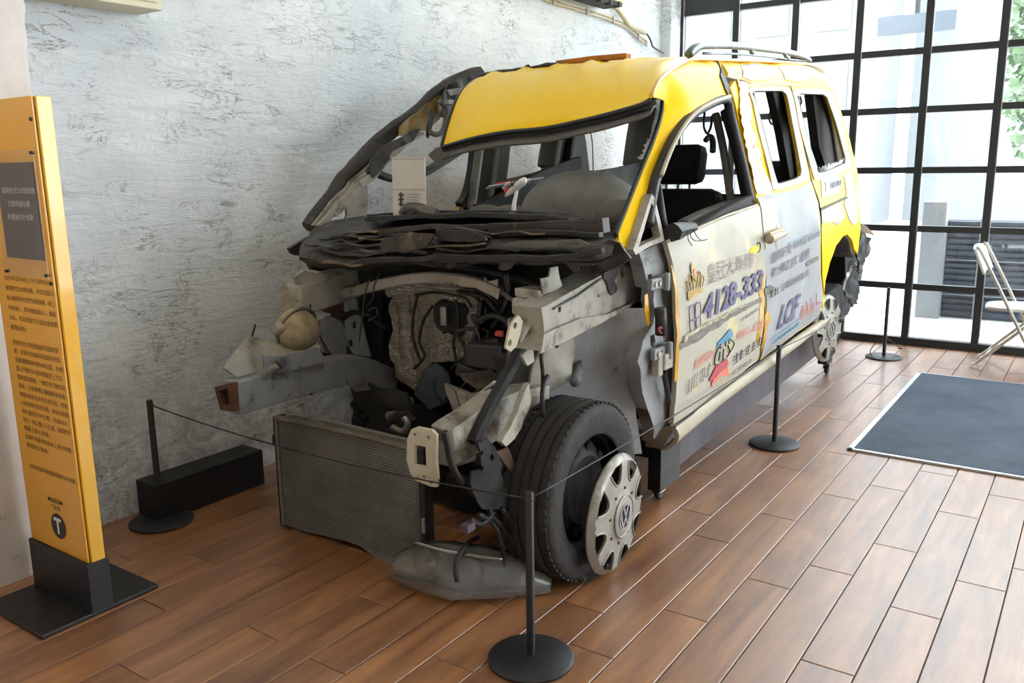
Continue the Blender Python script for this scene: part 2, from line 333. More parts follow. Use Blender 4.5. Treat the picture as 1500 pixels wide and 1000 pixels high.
def shield_mat():
    m=mat('dimpled_heat_shield',lin(224,216,202),lin(176,168,152),5,.36,.85,0,stain=lin(100,88,70),sscale=5,sthr=.6,ssoft=.15)
    nt=m.node_tree;N=nt.nodes;L=nt.links
    tc=N.new('ShaderNodeTexCoord'); v=N.new('ShaderNodeTexVoronoi'); v.inputs['Scale'].default_value=95; v.inputs['Randomness'].default_value=.1; L.new(tc.outputs['Object'],v.inputs['Vector'])
    bp=N.new('ShaderNodeBump'); bp.inputs['Strength'].default_value=1.0; bp.inputs['Distance'].default_value=.012; L.new(v.outputs['Distance'],bp.inputs['Height']); L.new(bp.outputs[0],N['Principled BSDF'].inputs['Normal']); return m
M_shield=shield_mat()
def carpet_mat():
    m=mat('blue_grey_carpet',lin(96,106,118),lin(78,87,98),2.2,.95,0,.9,260,spec=.1,bdist=.004); return m
M_carpet=carpet_mat()
M_grout=mat('grout',lin(92,80,70),lin(74,64,56),20,.85)
M_pave=mat('pale_paving',lin(206,206,200),lin(190,190,184),1.5,.8)
M_facade=mat('pale_facade',lin(126,130,134),lin(120,124,128),.6,.8)
M_facade_win=mat('facade_window',lin(108,114,120),lin(104,110,116),3,.3)
M_board=mat('pale_blue_board',lin(92,100,110),lin(88,96,106),3,.6)
M_shutter=mat('blue_grey_shutter',lin(52,66,84),lin(40,52,68),3,.45)
M_leaf=mat('leaf_green',lin(104,126,96),lin(86,110,78),9,.6)
M_bark=mat('bark',lin(96,82,66),lin(70,58,46),14,.9,0,.5,30)
M_cabinet=mat('cream_cabinet_paint',lin(212,204,176),lin(200,190,160),4,.45)
M_conduit=mat('cream_conduit',lin(196,184,156),lin(176,162,132),9,.5)
# ---------------------------------------------------------------- floor
def struct(o): return tag(o,kind='structure')
floor=struct(mk('floor',MB().box((1.0,2.8,-.03),(9,9.2,.05)),M_grout))
PW,PL=.1504,.93; X0=-.151
offs={0:3.079,1:2.767,2:2.304,3:2.921,4:2.705,5:2.352,6:2.938,7:3.148,8:2.66,9:3.0,10:2.45,11:2.8,12:1.535,13:1.188,14:1.869,15:1.45,16:1.75,17:1.3,18:1.6,19:1.9}
pm={}
def plank(x0,x1,y0,y1):
    w=round(x1-x0,3); l=round(y1-y0,3); key=(w,l)
    if key not in pm:
        g=.0016; b=.002; hx=w/2-g; hy=l/2-g
        vs=[(sx*hx,sy*hy,-.006) for sx,sy in((-1,-1),(1,-1),(1,1),(-1,1))]+[(sx*hx,sy*hy,-b) for sx,sy in((-1,-1),(1,-1),(1,1),(-1,1))]+[(sx*(hx-b),sy*(hy-b),0) for sx,sy in((-1,-1),(1,-1),(1,1),(-1,1))]
        fs=[(0,1,5,4),(1,2,6,5),(2,3,7,6),(3,0,4,7),(4,5,9,8),(5,6,10,9),(6,7,11,10),(7,4,8,11),(8,9,10,11)]
        me=bpy.data.meshes.new('plank'); me.from_pydata(vs,[],fs); me.materials.append(M_plank); pm[key]=me
    o=bpy.data.objects.new('plank',pm[key]); COL.objects.link(o); o.location=((x0+x1)/2,(y0+y1)/2,0); o.parent=floor; return o
YF,YB=-.6,7.13
for k in range(-11,21):
    x1=X0-PW*k; x0=x1-PW
    if x0<-3.3: x0=-3.3
    if x1-x0<.02: continue
    y=offs.get(k,2+((k*0.618)%1)*PL); y-=PL*math.ceil((y-YF)/PL)
    while y<YB-.01:
        a=max(y,YF); b2=min(y+PL,YB)
        if b2-a>.03: plank(x0,x1,a,b2)
        y+=PL
# ---------------------------------------------------------------- plaster wall, pillar, corner, ceiling, wall behind the camera
def rough_wall(y0,y1,z0,z1,x,step,amp,th):
    ny=int((y1-y0)/step); nz=int((z1-z0)/step); rows=[]
    for j in range(nz+1):
        z=z0+(z1-z0)*j/nz; row=[]
        for i in range(ny+1):
            y=y0+(y1-y0)*i/ny; p=Vector((x,y,z))
            d=noise.noise(Vector((0,y*1.1,z*1.3)))*.012+noise.noise(Vector((3,y*4,z*7)))*.006+max(0,noise.noise(Vector((9,y*7,z*17))))*.006
            if z<.5: d+=max(0,noise.noise(Vector((7,y*9,z*12))))*.012*(.5-z)/.5
            row.append((x+d*amp,y,z))
        rows.append(row)
    return MB().grid(rows,th,(-1,0,0))
wall_left=struct(mk('wall_left',rough_wall(-2.6,7.1,-.02,4.55,-3.245,.035,1,.2),M_plaster,smooth='all'))
pl=MB()
rows=[]
for j in range(0,91):
    z=-.02+4.57*j/90; e=noise.noise(Vector((1,z*5,2)))*.022+noise.noise(Vector((4,z*16,2)))*.02
    rows.append([(-3.04+noise.noise(Vector((y*3,z*3,5)))*.006,y+(e if y>1.5 else 0),z) for y in (-2.6,-1.5,-.5,.3,.8,1.1,1.25,1.35,1.45,1.53)]+[(-3.05+noise.noise(Vector((7,z*9,5)))*.006,1.548+e,z),(-3.12,1.56+e*1.4,z),(-3.27,1.565+e,z)])
wall_pillar=struct(mk('wall_pillar',pl.grid(rows),mat('pinkish_pillar_plaster',lin(222,214,208),lin(206,198,192),3,.85,0,.4,14,stain=lin(150,142,134),sscale=7,sthr=.64,bdist=.02),smooth='all'))
rows=[]
for j in range(0,61):
    z=-.02+4.57*j/60; n=noise.noise(Vector((z*6,2,2)))*.008
    rows.append([(-3.26,6.9+n,z),(-3.19+n,6.91+n,z),(-3.165,6.93,z),(-3.165+n,7.02,z),(-3.165,7.2,z)])
wall_corner=struct(mk('wall_corner',MB().grid(rows),M_plaster,smooth=50))
M_ceiling=mat('ceiling_paint',lin(200,198,190),lin(188,186,178),1,.9)
ceiling=struct(mk('ceiling',MB().box((1.2,2.2,4.6),(9.4,10,.1)),M_ceiling))
M_backwall=mat('rear_wall_paint',lin(120,112,102),lin(104,98,90),1,.9)
wall_back=struct(mk('wall_back',MB().box((1.2,-2.65,2.28),(9.4,.1,4.6)),M_backwall))
wr=MB().box((5.7,.2,2.28),(.1,5.8,4.6)).box((5.7,6.85,2.28),(.1,.6,4.6)).box((5.7,4.8,4.2),(.1,3.6,.8))  # unseen wall, its opening sized to limit the daylight coming in
unseen_wall_right=struct(mk('unseen_wall_right',wr,M_backwall))
# ---------------------------------------------------------------- steel window wall
WY=7.16
win=struct(mk('window_1',MB().box((1.35,WY,.0275),(9.1,.075,.065)),M_frame,bevel=.004))
mx=[-3.168+.4875*i for i in range(0,19)]; rz=[.46,.905,1.344,1.787,2.208,2.665,3.1,3.54,3.98,4.42]
for x in mx: mk('mullion',MB().box((x,WY,2.3),(.05,.07,4.5)),M_frame,win,bevel=.003)
for z in rz: mk('rail',MB().box((1.22,WY,z),(8.8,.06,.048)),M_frame,win,bevel=.003)
mk('lintel_panel',MB().box((-2.93,WY,2.78),(.46,.05,.2)),M_frame,win)
def shared(name,me,loc,parent,ml=None):
    o=bpy.data.objects.new(name,me); COL.objects.link(o); o.location=Vector(loc)-off(parent); o.parent=parent; return o
pms={}
zz=[.06]+rz
for i in range(len(mx)-1):
    for j in range(len(zz)-1):
        w=mx[i+1]-mx[i]-.044; h=zz[j+1]-zz[j]-.044; key=(round(w,3),round(h,3))
        if key not in pms:
            m_=MB().box((0,0,0),(w,.006,h)); me=bpy.data.meshes.new('pane'); me.from_pydata([tuple(v) for v in m_.v],[],m_.f); me.materials.append(M_pane); pms[key]=me
            # putty beads round the pane
        shared('pane',pms[key],((mx[i]+mx[i+1])/2,WY+.012,(zz[j]+zz[j+1])/2),win)
bead=mat('pale_glazing_bead',lin(196,198,196),lin(170,172,170),8,.4,.3)
for i in range(1,len(mx)): mk('glazing_bead',MB().box((mx[i-1]+.029,WY-.028,2.3),(.006,.012,4.4)),bead,win)
# ---------------------------------------------------------------- outside
struct(mk('pavement',MB().box((2,18,-.12),(40,21.6,.2)),M_pave))
b1=thing('apartment_block',(-9,22,0),'pale overexposed building with rows of windows beyond the glass wall behind the van','building')
mk('wall',MB().box((-9,22,4),(9,2,8.5)),M_facade,b1)
for i in range(6):
    for j in range(4): mk('window',MB().box((-12.6+i*1.4,20.98,1.3+j*1.8),(.8,.06,1.1)),M_facade_win,b1)
b2=thing('office_building',(-1.2,24,0),'pale building with stacked horizontal louvre bands seen through the middle panes','building')
mk('wall',MB().box((-1.2,24,3.5),(6,2,7.5)),M_facade,b2)
for i,(x,z,w) in enumerate(((.1,5.3,3.0),(.3,4.6,2.4),(.7,3.8,2.2),(.8,3.45,2.2))): mk('louvre_band',MB().box((x,22.97,z),(w,.08,.28)),M_facade_win,b2)
sb=thing('hanging_sign',(-1.9,10.5,2.8),'blank blue-grey hanging board outside the upper panes','sign')
mk('board',MB().box((-1.92,10.5,2.87),(.78,.06,.2)),M_board,sb); mk('bracket',MB().box((-1.92,10.5,3.75),(.05,.05,1.7)),M_frame,sb)
sh=thing('louvred_screen',(-.2,8.75,0),'dark blue-grey louvred screen outside behind the folding chair','screen')
mk('backing',MB().box((-.1,8.78,.43),(2.2,.02,.9)),M_shutter,sh)
for i in range(16): mk('slat',MB().box((-.1,8.75,.03+i*.055),(2.2,.02,.04),Matrix.Rotation(.5,3,'X')),M_shutter,sh)
for x in (-.93,-.45,.05,.55): mk('upright',MB().box((x,8.73,.44),(.012,.012,.9)),M_facade,sh)
for z in (.2,.52,.8): mk('crossbar',MB().box((-.1,8.728,z),(2.2,.01,.01)),M_facade,sh)
tag(mk('concrete_post',MB().box((-1.3,8.7,.5),(.2,.2,1.1)),M_facade,bevel=.01),'short pale concrete post outside beside the louvred screen','post')
tr=thing('street_tree',(-.9,15,0),'leafy green street tree outside beyond the right-hand panes','tree')
mk('trunk',MB().tube([(-.9,15,0),(-.85,15,1.4),(-.95,15,2.8)],[.12,.07]),M_bark,tr,smooth='all')
lf=MB()
for i in range(2600):
    c=Vector((-.7,15,3.0)); d=Vector((random.gauss(0,1),random.gauss(0,1),random.gauss(0,1))); d.normalize(); p=c+Vector((d.x*.9,d.y*1.0,d.z*1.9))*random.uniform(.45,1)
    a=Vector((random.uniform(-1,1),random.uniform(-1,1),random.uniform(-1,1)))*.1; b_=Vector((random.uniform(-1,1),random.uniform(-1,1),random.uniform(-1,1)))*.07
    lf.add([p-a,p+b_,p+a,p-b_],[(0,1,2,3)])
tag(mk('foliage',lf,M_leaf,tr),kind='stuff')
# ================================================================ the wrecked taxi van
car=thing('wrecked_van',(-2.17,4.2,0),'crashed yellow and white taxi van with torn-off front end on a wheeled frame','van')
def P_(name,mb,m,par=None,**k): return mk(name,mb,m,par or car,**k)
V3=Vector
# ---- roof
hdr=[(-1.433,2.980,1.656),(-1.465,2.965,1.637),(-1.568,2.945,1.612),(-1.677,2.930,1.591),(-1.856,2.920,1.565),(-2.054,2.920,1.556),(-2.244,2.940,1.535),(-2.450,3.000,1.507)]
ditch=[V3(p) for p in [(-1.439,2.991,1.657),(-1.469,3.110,1.718),(-1.489,3.227,1.756),(-1.519,3.383,1.797),(-1.565,3.611,1.847)]]+[V3((-1.58,3.74,1.866)),V3((-1.58,4.2,1.902)),V3((-1.58,4.9,1.955)),V3((-1.58,5.6,1.995)),V3((-1.6,5.85,1.97))]
redge=[V3(hdr[-1]),V3((-2.50,3.12,1.64)),V3((-2.54,3.25,1.745)),V3((-2.57,3.38,1.81)),V3((-2.59,3.5,1.843)),V3((-2.62,3.75,1.87)),V3((-2.7,4.2,1.905)),V3((-2.74,4.9,1.955)),V3((-2.74,5.6,1.995)),V3((-2.74,5.85,1.97))]
L_=catmull(ditch,3); R_=catmull(redge,3); H_=catmull([V3(p) for p in hdr],3)
def roof_rows(dz=0,n=24,crown=.035):
    rows=[]
    for i in range(len(L_)):
        v=i/(len(L_)-1); row=[]
        for j in range(n+1):
            u=j/n; base=L_[i].lerp(R_[i],u)
            hp=H_[min(len(H_)-1,int(u*(len(H_)-1)))]
            hk=int(u*(len(H_)-1)); fr=u*(len(H_)-1)-hk; hp=H_[hk].lerp(H_[min(hk+1,len(H_)-1)],fr); hb=L_[0].lerp(R_[0],u)
            w=max(0,1-i/9.0); p=base+(hp-hb)*w
            p.z+=crown*math.sin(math.pi*u)*min(1,i/9)*(1.0 if i<12 else .7)
            rib=max(0,1-abs((u*6.0)%1-.5)*5)*.013*min(1,max(0,(i-3)/5)); p.z+=rib
            d=noise.noise(V3((p.x*3,p.y*3,2)))*.01+noise.noise(V3((p.x*7,p.y*6,6)))*.004; p.z+=d*min(1,u*6)+dz
            row.append(p)
        rows.append(row)
    return rows
roof=P_('roof_panel',MB().grid(roof_rows(),-.004,(0,0,1)),M_yellow,smooth=50)
P_('headliner',MB().grid(roof_rows(-.05),-.012,(0,0,1)),M_grey_trim,smooth='all')
hd=[V3(p) for p in hdr]
P_('windscreen_header',MB().beam([p+V3((0,.03,-.016)) for p in hd],.05,.018,smooth=3),M_dark_trim)
mk('header_seal',MB().tube([p+V3((0,-.002,-.008)) for p in hd],.009,6,smooth=4),M_black,roof,smooth='all')
mk('roof_ditch_seal',MB().tube([p+V3((0,0,.003)) for p in L_],.009,6),M_yellow_dirty,roof,smooth='all')
mk('roof_edge_seal',MB().tube([p+V3((0,0,-.004)) for p in R_[:16]],.011,6),M_black,roof,smooth='all')
# torn slat of roof lining along the far edge, and tatters
mk('lifted_roof_strip',MB().beam([(-2.230,3.620,1.890),(-2.036,3.620,1.896),(-1.857,3.620,1.894)],.05,.022),mat('orange_lining',lin(190,120,30),lin(160,96,24),9,.6),roof,bevel=.003)
mk('charred_edge',MB().tube([(-2.612,3.500,1.848),(-2.497,3.500,1.859),(-2.377,3.500,1.860),(-2.261,3.500,1.867),(-2.141,3.500,1.870)],.010,6,smooth=3).crumple(.006,20),M_soot,roof,smooth='all')
mk('tatter',sheet([(-2.393,3.500,1.858),(-2.353,3.500,1.867),(-2.318,3.500,1.883),(-2.303,3.500,1.870),(-2.314,3.500,1.855)],thick=.006,step=.015,amp=.012,freq=30,torn=.004),M_soot,roof)
# ---- A pillar and roof side, left
apil=[(-1.439,2.991,1.657)]+[(-1.483,3.193,1.658),(-1.462,3.126,1.589),(-1.442,3.027,1.502),(-1.422,2.909,1.414),(-1.400,2.774,1.315),(-1.376,2.632,1.208),(-1.368,2.608,1.173)]+[(-1.313,2.574,1.150),(-1.306,2.641,1.122),(-1.322,2.718,1.200),(-1.343,2.812,1.290),(-1.361,2.903,1.370),(-1.378,3.014,1.448),(-1.395,3.133,1.523),(-1.411,3.296,1.599),(-1.422,3.490,1.656),(-1.436,3.769,1.709),(-1.451,3.791,1.746),(-1.498,3.838,1.814),(-1.607,4.019,1.892),(-1.652,3.985,1.902),(-1.565,3.611,1.847),(-1.519,3.383,1.797),(-1.489,3.227,1.756),(-1.469,3.110,1.718)]
wsl=[V3(p) for p in [(-1.483,3.193,1.658),(-1.462,3.126,1.589),(-1.442,3.027,1.502),(-1.422,2.909,1.414),(-1.400,2.774,1.315),(-1.376,2.632,1.208),(-1.368,2.608,1.173)]]
def apsurf(p):
    d=9
    for a,b in zip(wsl,wsl[1:]):
        ay,az=b.y-a.y,b.z-a.z; t=max(0,min(1,((p.y-a.y)*ay+(p.z-a.z)*az)/(ay*ay+az*az))); d=min(d,math.hypot(p.y-a.y-t*ay,p.z-a.z-t*az))
    q=side(0,0)(p); q.x-=.05*(1-min(1,d/.14))**1.6; return q
ap=P_('a_pillar',sheet(apil,thick=.012,step=.022,surf=apsurf,face=(1,0,0)),M_yellow,smooth=50)
mk('windscreen_seal',MB().tube([(-1.480,3.176,1.652),(-1.463,3.128,1.595),(-1.442,3.023,1.505),(-1.423,2.905,1.417),(-1.400,2.770,1.317),(-1.376,2.629,1.211),(-1.369,2.590,1.177)],.009,6,smooth=4),M_black,ap,smooth='all')
sh_=MB(); seal=catmull([V3(p) for p in [(-1.482,3.168,1.644),(-1.468,3.127,1.595),(-1.448,3.035,1.510),(-1.439,2.977,1.469),(-1.431,2.927,1.432)]],5)
for i,p in enumerate(seal[:-1]):
    w=.02+.03*abs(noise.noise(p*30)); q=seal[i+1]; d=V3((-.8,-.25,-.1))*w
    sh_.add([p,q,q+d*random.uniform(.5,1.2),p+d],[(0,1,2,3)])
mk('glass_shard',sh_,M_shard,ap); sh_=MB()
hs=[V3(p) for p in hd[:4]]
for i in range(14):
    a=hs[0].lerp(hs[2],i/14); b=hs[0].lerp(hs[2],(i+1)/14); d=V3((0,-.002,-1))*(.012+.02*random.random())*(1-i/18)
    sh_.add([a,b,b+d,a+d],[(0,1,2,3)])
mk('glass_shard',sh_,M_shard,ap)
# ---- door seal arch, window frames
arch=[(-1.317,2.773,1.201),(-1.334,2.822,1.270),(-1.354,2.902,1.360),(-1.373,3.015,1.443),(-1.389,3.133,1.515),(-1.404,3.288,1.588),(-1.414,3.477,1.642),(-1.424,3.741,1.689),(-1.402,3.757,1.616),(-1.372,3.773,1.498),(-1.341,3.787,1.373),(-1.308,3.799,1.237)]
P_('door_frame',MB().tube([V3(p)+V3((-.018,0,0)) for p in arch],.021,8,smooth=4),M_black,smooth='all')
P_('door_frame_trim',MB().tube([V3(p)+V3((.004,.0,.012)) for p in arch[2:8]],.009,6,smooth=4),M_ivory,smooth='all')
# B pillar block inside
bp=MB(); bp.beam([(-1.475,3.862,1.660),(-1.439,3.900,1.517),(-1.400,3.909,1.363),(-1.364,3.928,1.191)],.07,.06,up=(1,0,0),smooth=3); P_('b_pillar',bp,M_dark_trim,bevel=.01)
P_('b_pillar_trim',MB().beam([(-1.521,3.830,1.639),(-1.486,3.838,1.502),(-1.448,3.822,1.349),(-1.416,3.803,1.211)],.04,.03,up=(1,0,0),smooth=3),M_grey_trim,bevel=.008)
P_('seat_belt',MB().tube([(-1.541,3.753,1.637),(-1.527,3.715,1.576),(-1.519,3.738,1.546),(-1.525,3.791,1.575),(-1.537,3.832,1.625)],.006,6,smooth=4),M_black,smooth='all')
mk('belt_buckle',MB().tube([(-1.512,3.707,1.516),(-1.515,3.761,1.532),(-1.509,3.781,1.511),(-1.498,3.757,1.465)],.014,6,smooth=3),M_black,car,smooth='all')
# ---- front door
door_o=[(-1.305,2.859,1.135),(-1.305,3.004,1.146),(-1.306,3.149,1.162),(-1.308,3.462,1.195),(-1.308,3.838,1.224),(-1.304,3.857,1.195),(-1.300,3.883,1.120),(-1.295,3.911,1.011),(-1.295,3.935,0.907),(-1.295,3.947,0.821),(-1.301,3.963,0.698),(-1.311,3.952,0.562),(-1.339,4.026,0.471),(-1.341,3.710,0.442),(-1.339,3.417,0.425),(-1.335,3.021,0.403),(-1.314,2.976,0.476),(-1.306,2.965,0.557),(-1.298,2.959,0.672),(-1.295,2.953,0.780),(-1.295,2.926,0.924),(-1.301,2.895,1.057)]
dr=P_('front_door',sheet(door_o,thick=.02,step=.035,surf=side(.006),face=(1,0,0)),M_cream,smooth=50)
mk('door_window_ledge',MB().beam([(-1.325,2.955,1.134),(-1.324,3.112,1.140),(-1.331,3.480,1.208),(-1.335,3.820,1.251)],.05,.04,up=(1,0,0)),M_dark_trim,dr,bevel=.01)
mk('door_inner_shelf',MB().beam([(-1.405,3.231,1.162),(-1.408,3.448,1.191),(-1.409,3.896,1.232)],.06,.05,up=(1,0,0)),M_grey_trim,dr,bevel=.01)
mk('ledge_lip',MB().tube([(-1.295,2.841,1.139),(-1.296,3.124,1.169),(-1.298,3.435,1.202),(-1.298,3.798,1.228)],.006,6),M_ivory,dr,smooth='all')
gash=[(-1.285,2.946,0.740),(-1.285,2.983,0.755),(-1.285,3.033,0.767),(-1.285,3.182,0.775),(-1.285,3.341,0.781),(-1.285,3.521,0.790),(-1.285,3.673,0.795),(-1.285,3.891,0.800),(-1.285,3.894,0.780),(-1.285,3.782,0.777),(-1.285,3.590,0.767),(-1.285,3.436,0.758),(-1.285,3.345,0.743),(-1.285,3.256,0.741),(-1.285,3.185,0.730),(-1.285,3.117,0.723),(-1.285,3.050,0.724),(-1.285,2.960,0.719)]
mk('scraped_gash',sheet(gash,thick=.003,step=.02,surf=side(.009),face=(1,0,0),torn=.004),M_scrape,dr)
mk('torn_film',sheet([(-1.283,2.978,0.747),(-1.283,3.042,0.763),(-1.283,3.191,0.774),(-1.283,3.359,0.782),(-1.283,3.540,0.793),(-1.283,3.693,0.796),(-1.283,3.623,0.799),(-1.283,3.396,0.790),(-1.283,3.218,0.786),(-1.283,3.054,0.780),(-1.283,2.990,0.769)],thick=.012,step=.018,surf=side(.018),face=(1,0,0),torn=.007,amp=.006,freq=40),M_ivory,dr)
mk('yellow_edge',sheet([(-1.292,2.875,1.059),(-1.286,2.906,0.928),(-1.286,2.933,0.784),(-1.286,2.925,0.707),(-1.294,2.936,0.597),(-1.293,2.966,0.604),(-1.286,2.953,0.754),(-1.286,2.961,0.832),(-1.286,2.937,0.913),(-1.289,2.902,1.019)],thick=.003,step=.02,surf=side(.0085),face=(1,0,0),torn=.005),M_yellow_dirty,dr)
mk('yellow_edge',sheet([(-1.286,3.908,0.910),(-1.286,3.920,0.825),(-1.292,3.934,0.703),(-1.301,3.920,0.569),(-1.299,3.874,0.591),(-1.292,3.880,0.688),(-1.286,3.877,0.786),(-1.286,3.843,0.829),(-1.286,3.874,0.876)],thick=.003,step=.02,surf=side(.0085),face=(1,0,0),torn=.003),M_yellow_dirty,dr)
mk('yellow_chip',sheet([(-1.286,3.675,1.020),(-1.287,3.711,1.044),(-1.288,3.782,1.053),(-1.286,3.808,1.033),(-1.286,3.764,1.015)],thick=.003,step=.02,surf=side(.009),face=(1,0,0)),M_yellow,dr)
mk('lock_hole',MB().lathe([(0,.0),(.02,.0),(.024,.006),(.024,-.01)],V3([(-1.288,3.802,1.039)][0]),(1,0,0),16),M_black,dr,smooth=True)
mk('mirror_stump',MB().tube([(-1.283,2.862,1.172),(-1.283,2.950,1.176),(-1.281,3.048,1.177)],[.035,.022],8).crumple(.012,20),M_black,dr,smooth=True)
mk('stump_wire',MB().tube([(-1.262,2.976,1.172),(-1.256,2.966,1.148),(-1.254,3.013,1.130),(-1.254,3.097,1.128)],.0018,5,smooth=4).tube([(-1.262,3.002,1.176),(-1.256,3.016,1.150),(-1.254,3.064,1.128),(-1.254,3.117,1.129)],.0018,5,smooth=4).tube([(-1.262,2.957,1.171),(-1.256,2.940,1.143),(-1.254,2.974,1.115)],.0018,5,smooth=4),M_black,dr)
# door edge seam between the doors
P_('door_gap',MB().tube([(-1.309,3.860,1.201),(-1.303,3.903,1.099),(-1.299,3.947,0.905),(-1.300,3.958,0.774),(-1.311,3.966,0.607),(-1.350,4.071,0.457)],.008,6,smooth=3),M_black,smooth='all')
# ---- sliding door, with its window opening
sl_o=[(-1.306,3.851,1.214),(-1.318,3.825,1.270),(-1.367,3.814,1.463),(-1.410,3.800,1.633),(-1.449,3.811,1.745),(-1.471,3.923,1.783),(-1.468,4.039,1.788),(-1.456,4.100,1.776),(-1.447,4.654,1.802),(-1.385,4.649,1.598),(-1.315,4.670,1.319),(-1.301,4.783,1.200),(-1.295,4.829,1.073),(-1.299,4.900,0.801),(-1.357,5.159,0.516),(-1.353,4.616,0.485),(-1.348,4.083,0.455),(-1.310,3.987,0.570),(-1.302,3.994,0.693),(-1.295,3.967,0.819),(-1.295,3.955,0.904),(-1.295,3.931,1.009),(-1.300,3.901,1.118)]
w2=[(-1.439,4.065,1.739),(-1.442,4.121,1.752),(-1.440,4.512,1.776),(-1.432,4.567,1.762),(-1.394,4.558,1.630),(-1.331,4.555,1.377),(-1.323,4.522,1.343),(-1.321,4.425,1.327),(-1.321,4.188,1.309),(-1.323,4.132,1.314),(-1.343,4.110,1.391),(-1.387,4.081,1.566)]
sd=P_('sliding_door',sheet(sl_o,[w2],thick=.02,step=.035,surf=side(.002),face=(1,0,0)),M_yellow,smooth=50)
mk('window_frame',sheet([(-1.440,4.013,1.748),(-1.445,4.081,1.765),(-1.443,4.574,1.797),(-1.435,4.631,1.783),(-1.390,4.624,1.632),(-1.317,4.633,1.341),(-1.313,4.576,1.321),(-1.312,4.400,1.304),(-1.313,4.133,1.285),(-1.315,4.050,1.290),(-1.336,4.052,1.376),(-1.384,4.015,1.564)],[[(-1.433,4.050,1.734),(-1.437,4.106,1.747),(-1.434,4.495,1.771),(-1.427,4.540,1.756),(-1.390,4.534,1.629),(-1.328,4.531,1.377),(-1.320,4.501,1.347),(-1.318,4.415,1.331),(-1.318,4.178,1.313),(-1.320,4.132,1.317),(-1.339,4.108,1.391),(-1.383,4.079,1.566)]],thick=.006,step=.03,surf=side(.008,0),face=(1,0,0)),M_ivory,sd,smooth=50)
mk('window_rim',MB().tube([(-1.449,4.093,1.741),(-1.452,4.150,1.754),(-1.450,4.543,1.778),(-1.442,4.599,1.764),(-1.404,4.590,1.631),(-1.340,4.587,1.377),(-1.332,4.554,1.342),(-1.330,4.456,1.327),(-1.330,4.217,1.309),(-1.333,4.161,1.313),(-1.353,4.139,1.391),(-1.397,4.110,1.567),(-1.449,4.093,1.741)],.010,6,smooth=2),M_black,sd,smooth='all')
mk('crumpled_film',sheet([(-1.469,3.935,1.790),(-1.455,4.023,1.777),(-1.398,3.946,1.623),(-1.364,3.947,1.485),(-1.332,3.983,1.361),(-1.314,4.045,1.294),(-1.310,3.987,1.270),(-1.314,3.829,1.276),(-1.359,3.809,1.454),(-1.403,3.809,1.633)],thick=.004,step=.018,surf=side(.011),face=(1,0,0),amp=.014,freq=22),mat('creased_gold_film',lin(236,178,10),lin(214,150,6),6,.16,.1,clear=1),sd,smooth=60)
mk('cream_film',sheet([(-1.310,3.837,1.257),(-1.309,4.024,1.269),(-1.305,4.324,1.273),(-1.307,4.643,1.305),(-1.294,4.774,1.186),(-1.289,4.793,1.075),(-1.293,4.877,0.804),(-1.347,5.120,0.523),(-1.342,4.581,0.492),(-1.337,4.069,0.466),(-1.302,3.987,0.604),(-1.296,4.007,0.691),(-1.289,3.970,0.806),(-1.289,3.937,0.907),(-1.289,3.912,1.011),(-1.296,3.866,1.149)],thick=.003,step=.035,surf=side(.006),face=(1,0,0)),M_white,sd,smooth=50)
mk('film_patch',sheet([(-1.304,3.840,1.239),(-1.303,4.068,1.255),(-1.289,4.090,1.087),(-1.287,3.971,1.032),(-1.287,3.905,1.021),(-1.293,3.869,1.133)],thick=.002,step=.03,surf=side(.0095),face=(1,0,0),torn=.003),M_cream,sd,smooth=50)
mk('yellow_tear',sheet([(-1.290,3.977,0.723),(-1.292,4.025,0.699),(-1.295,4.038,0.663),(-1.296,4.005,0.642),(-1.299,4.009,0.600),(-1.307,4.021,0.547),(-1.308,3.964,0.540),(-1.296,3.965,0.641),(-1.292,3.964,0.701)],thick=.003,step=.015,surf=side(.011),face=(1,0,0),torn=.005),M_yellow_dirty,sd)
mk('scraped_gash',sheet([(-1.286,3.928,0.837),(-1.286,3.996,0.842),(-1.286,4.058,0.828),(-1.286,4.102,0.809),(-1.286,4.001,0.802),(-1.286,3.943,0.796)],thick=.003,step=.012,surf=side(.0115),face=(1,0,0),torn=.004),M_scrape,sd)
mk('scraped_gash',sheet([(-1.286,4.563,0.893),(-1.286,4.686,0.903),(-1.286,4.804,0.907),(-1.286,4.809,0.884),(-1.286,4.692,0.877),(-1.286,4.591,0.872)],thick=.003,step=.012,surf=side(.0115),face=(1,0,0),torn=.003),M_scrape,sd)
hc=V3([(-1.286,4.074,1.065)][0])
mk('handle_recess',MB().ball(hc+V3((-.018,0,0)),.055,10,(.5,.9,1.5)),M_cream,sd,smooth='all')
mk('door_handle',MB().tube([(-1.252,3.851,1.071),(-1.252,3.908,1.076),(-1.252,4.026,1.083),(-1.252,4.076,1.086)],[.021,.014],10,smooth=3),M_ivory,sd,smooth='all')
mk('handle_gasket',MB().tube([(-1.268,3.896,1.092),(-1.268,4.003,1.097),(-1.268,4.083,1.101)],.008,6),M_yellow_dirty,sd)
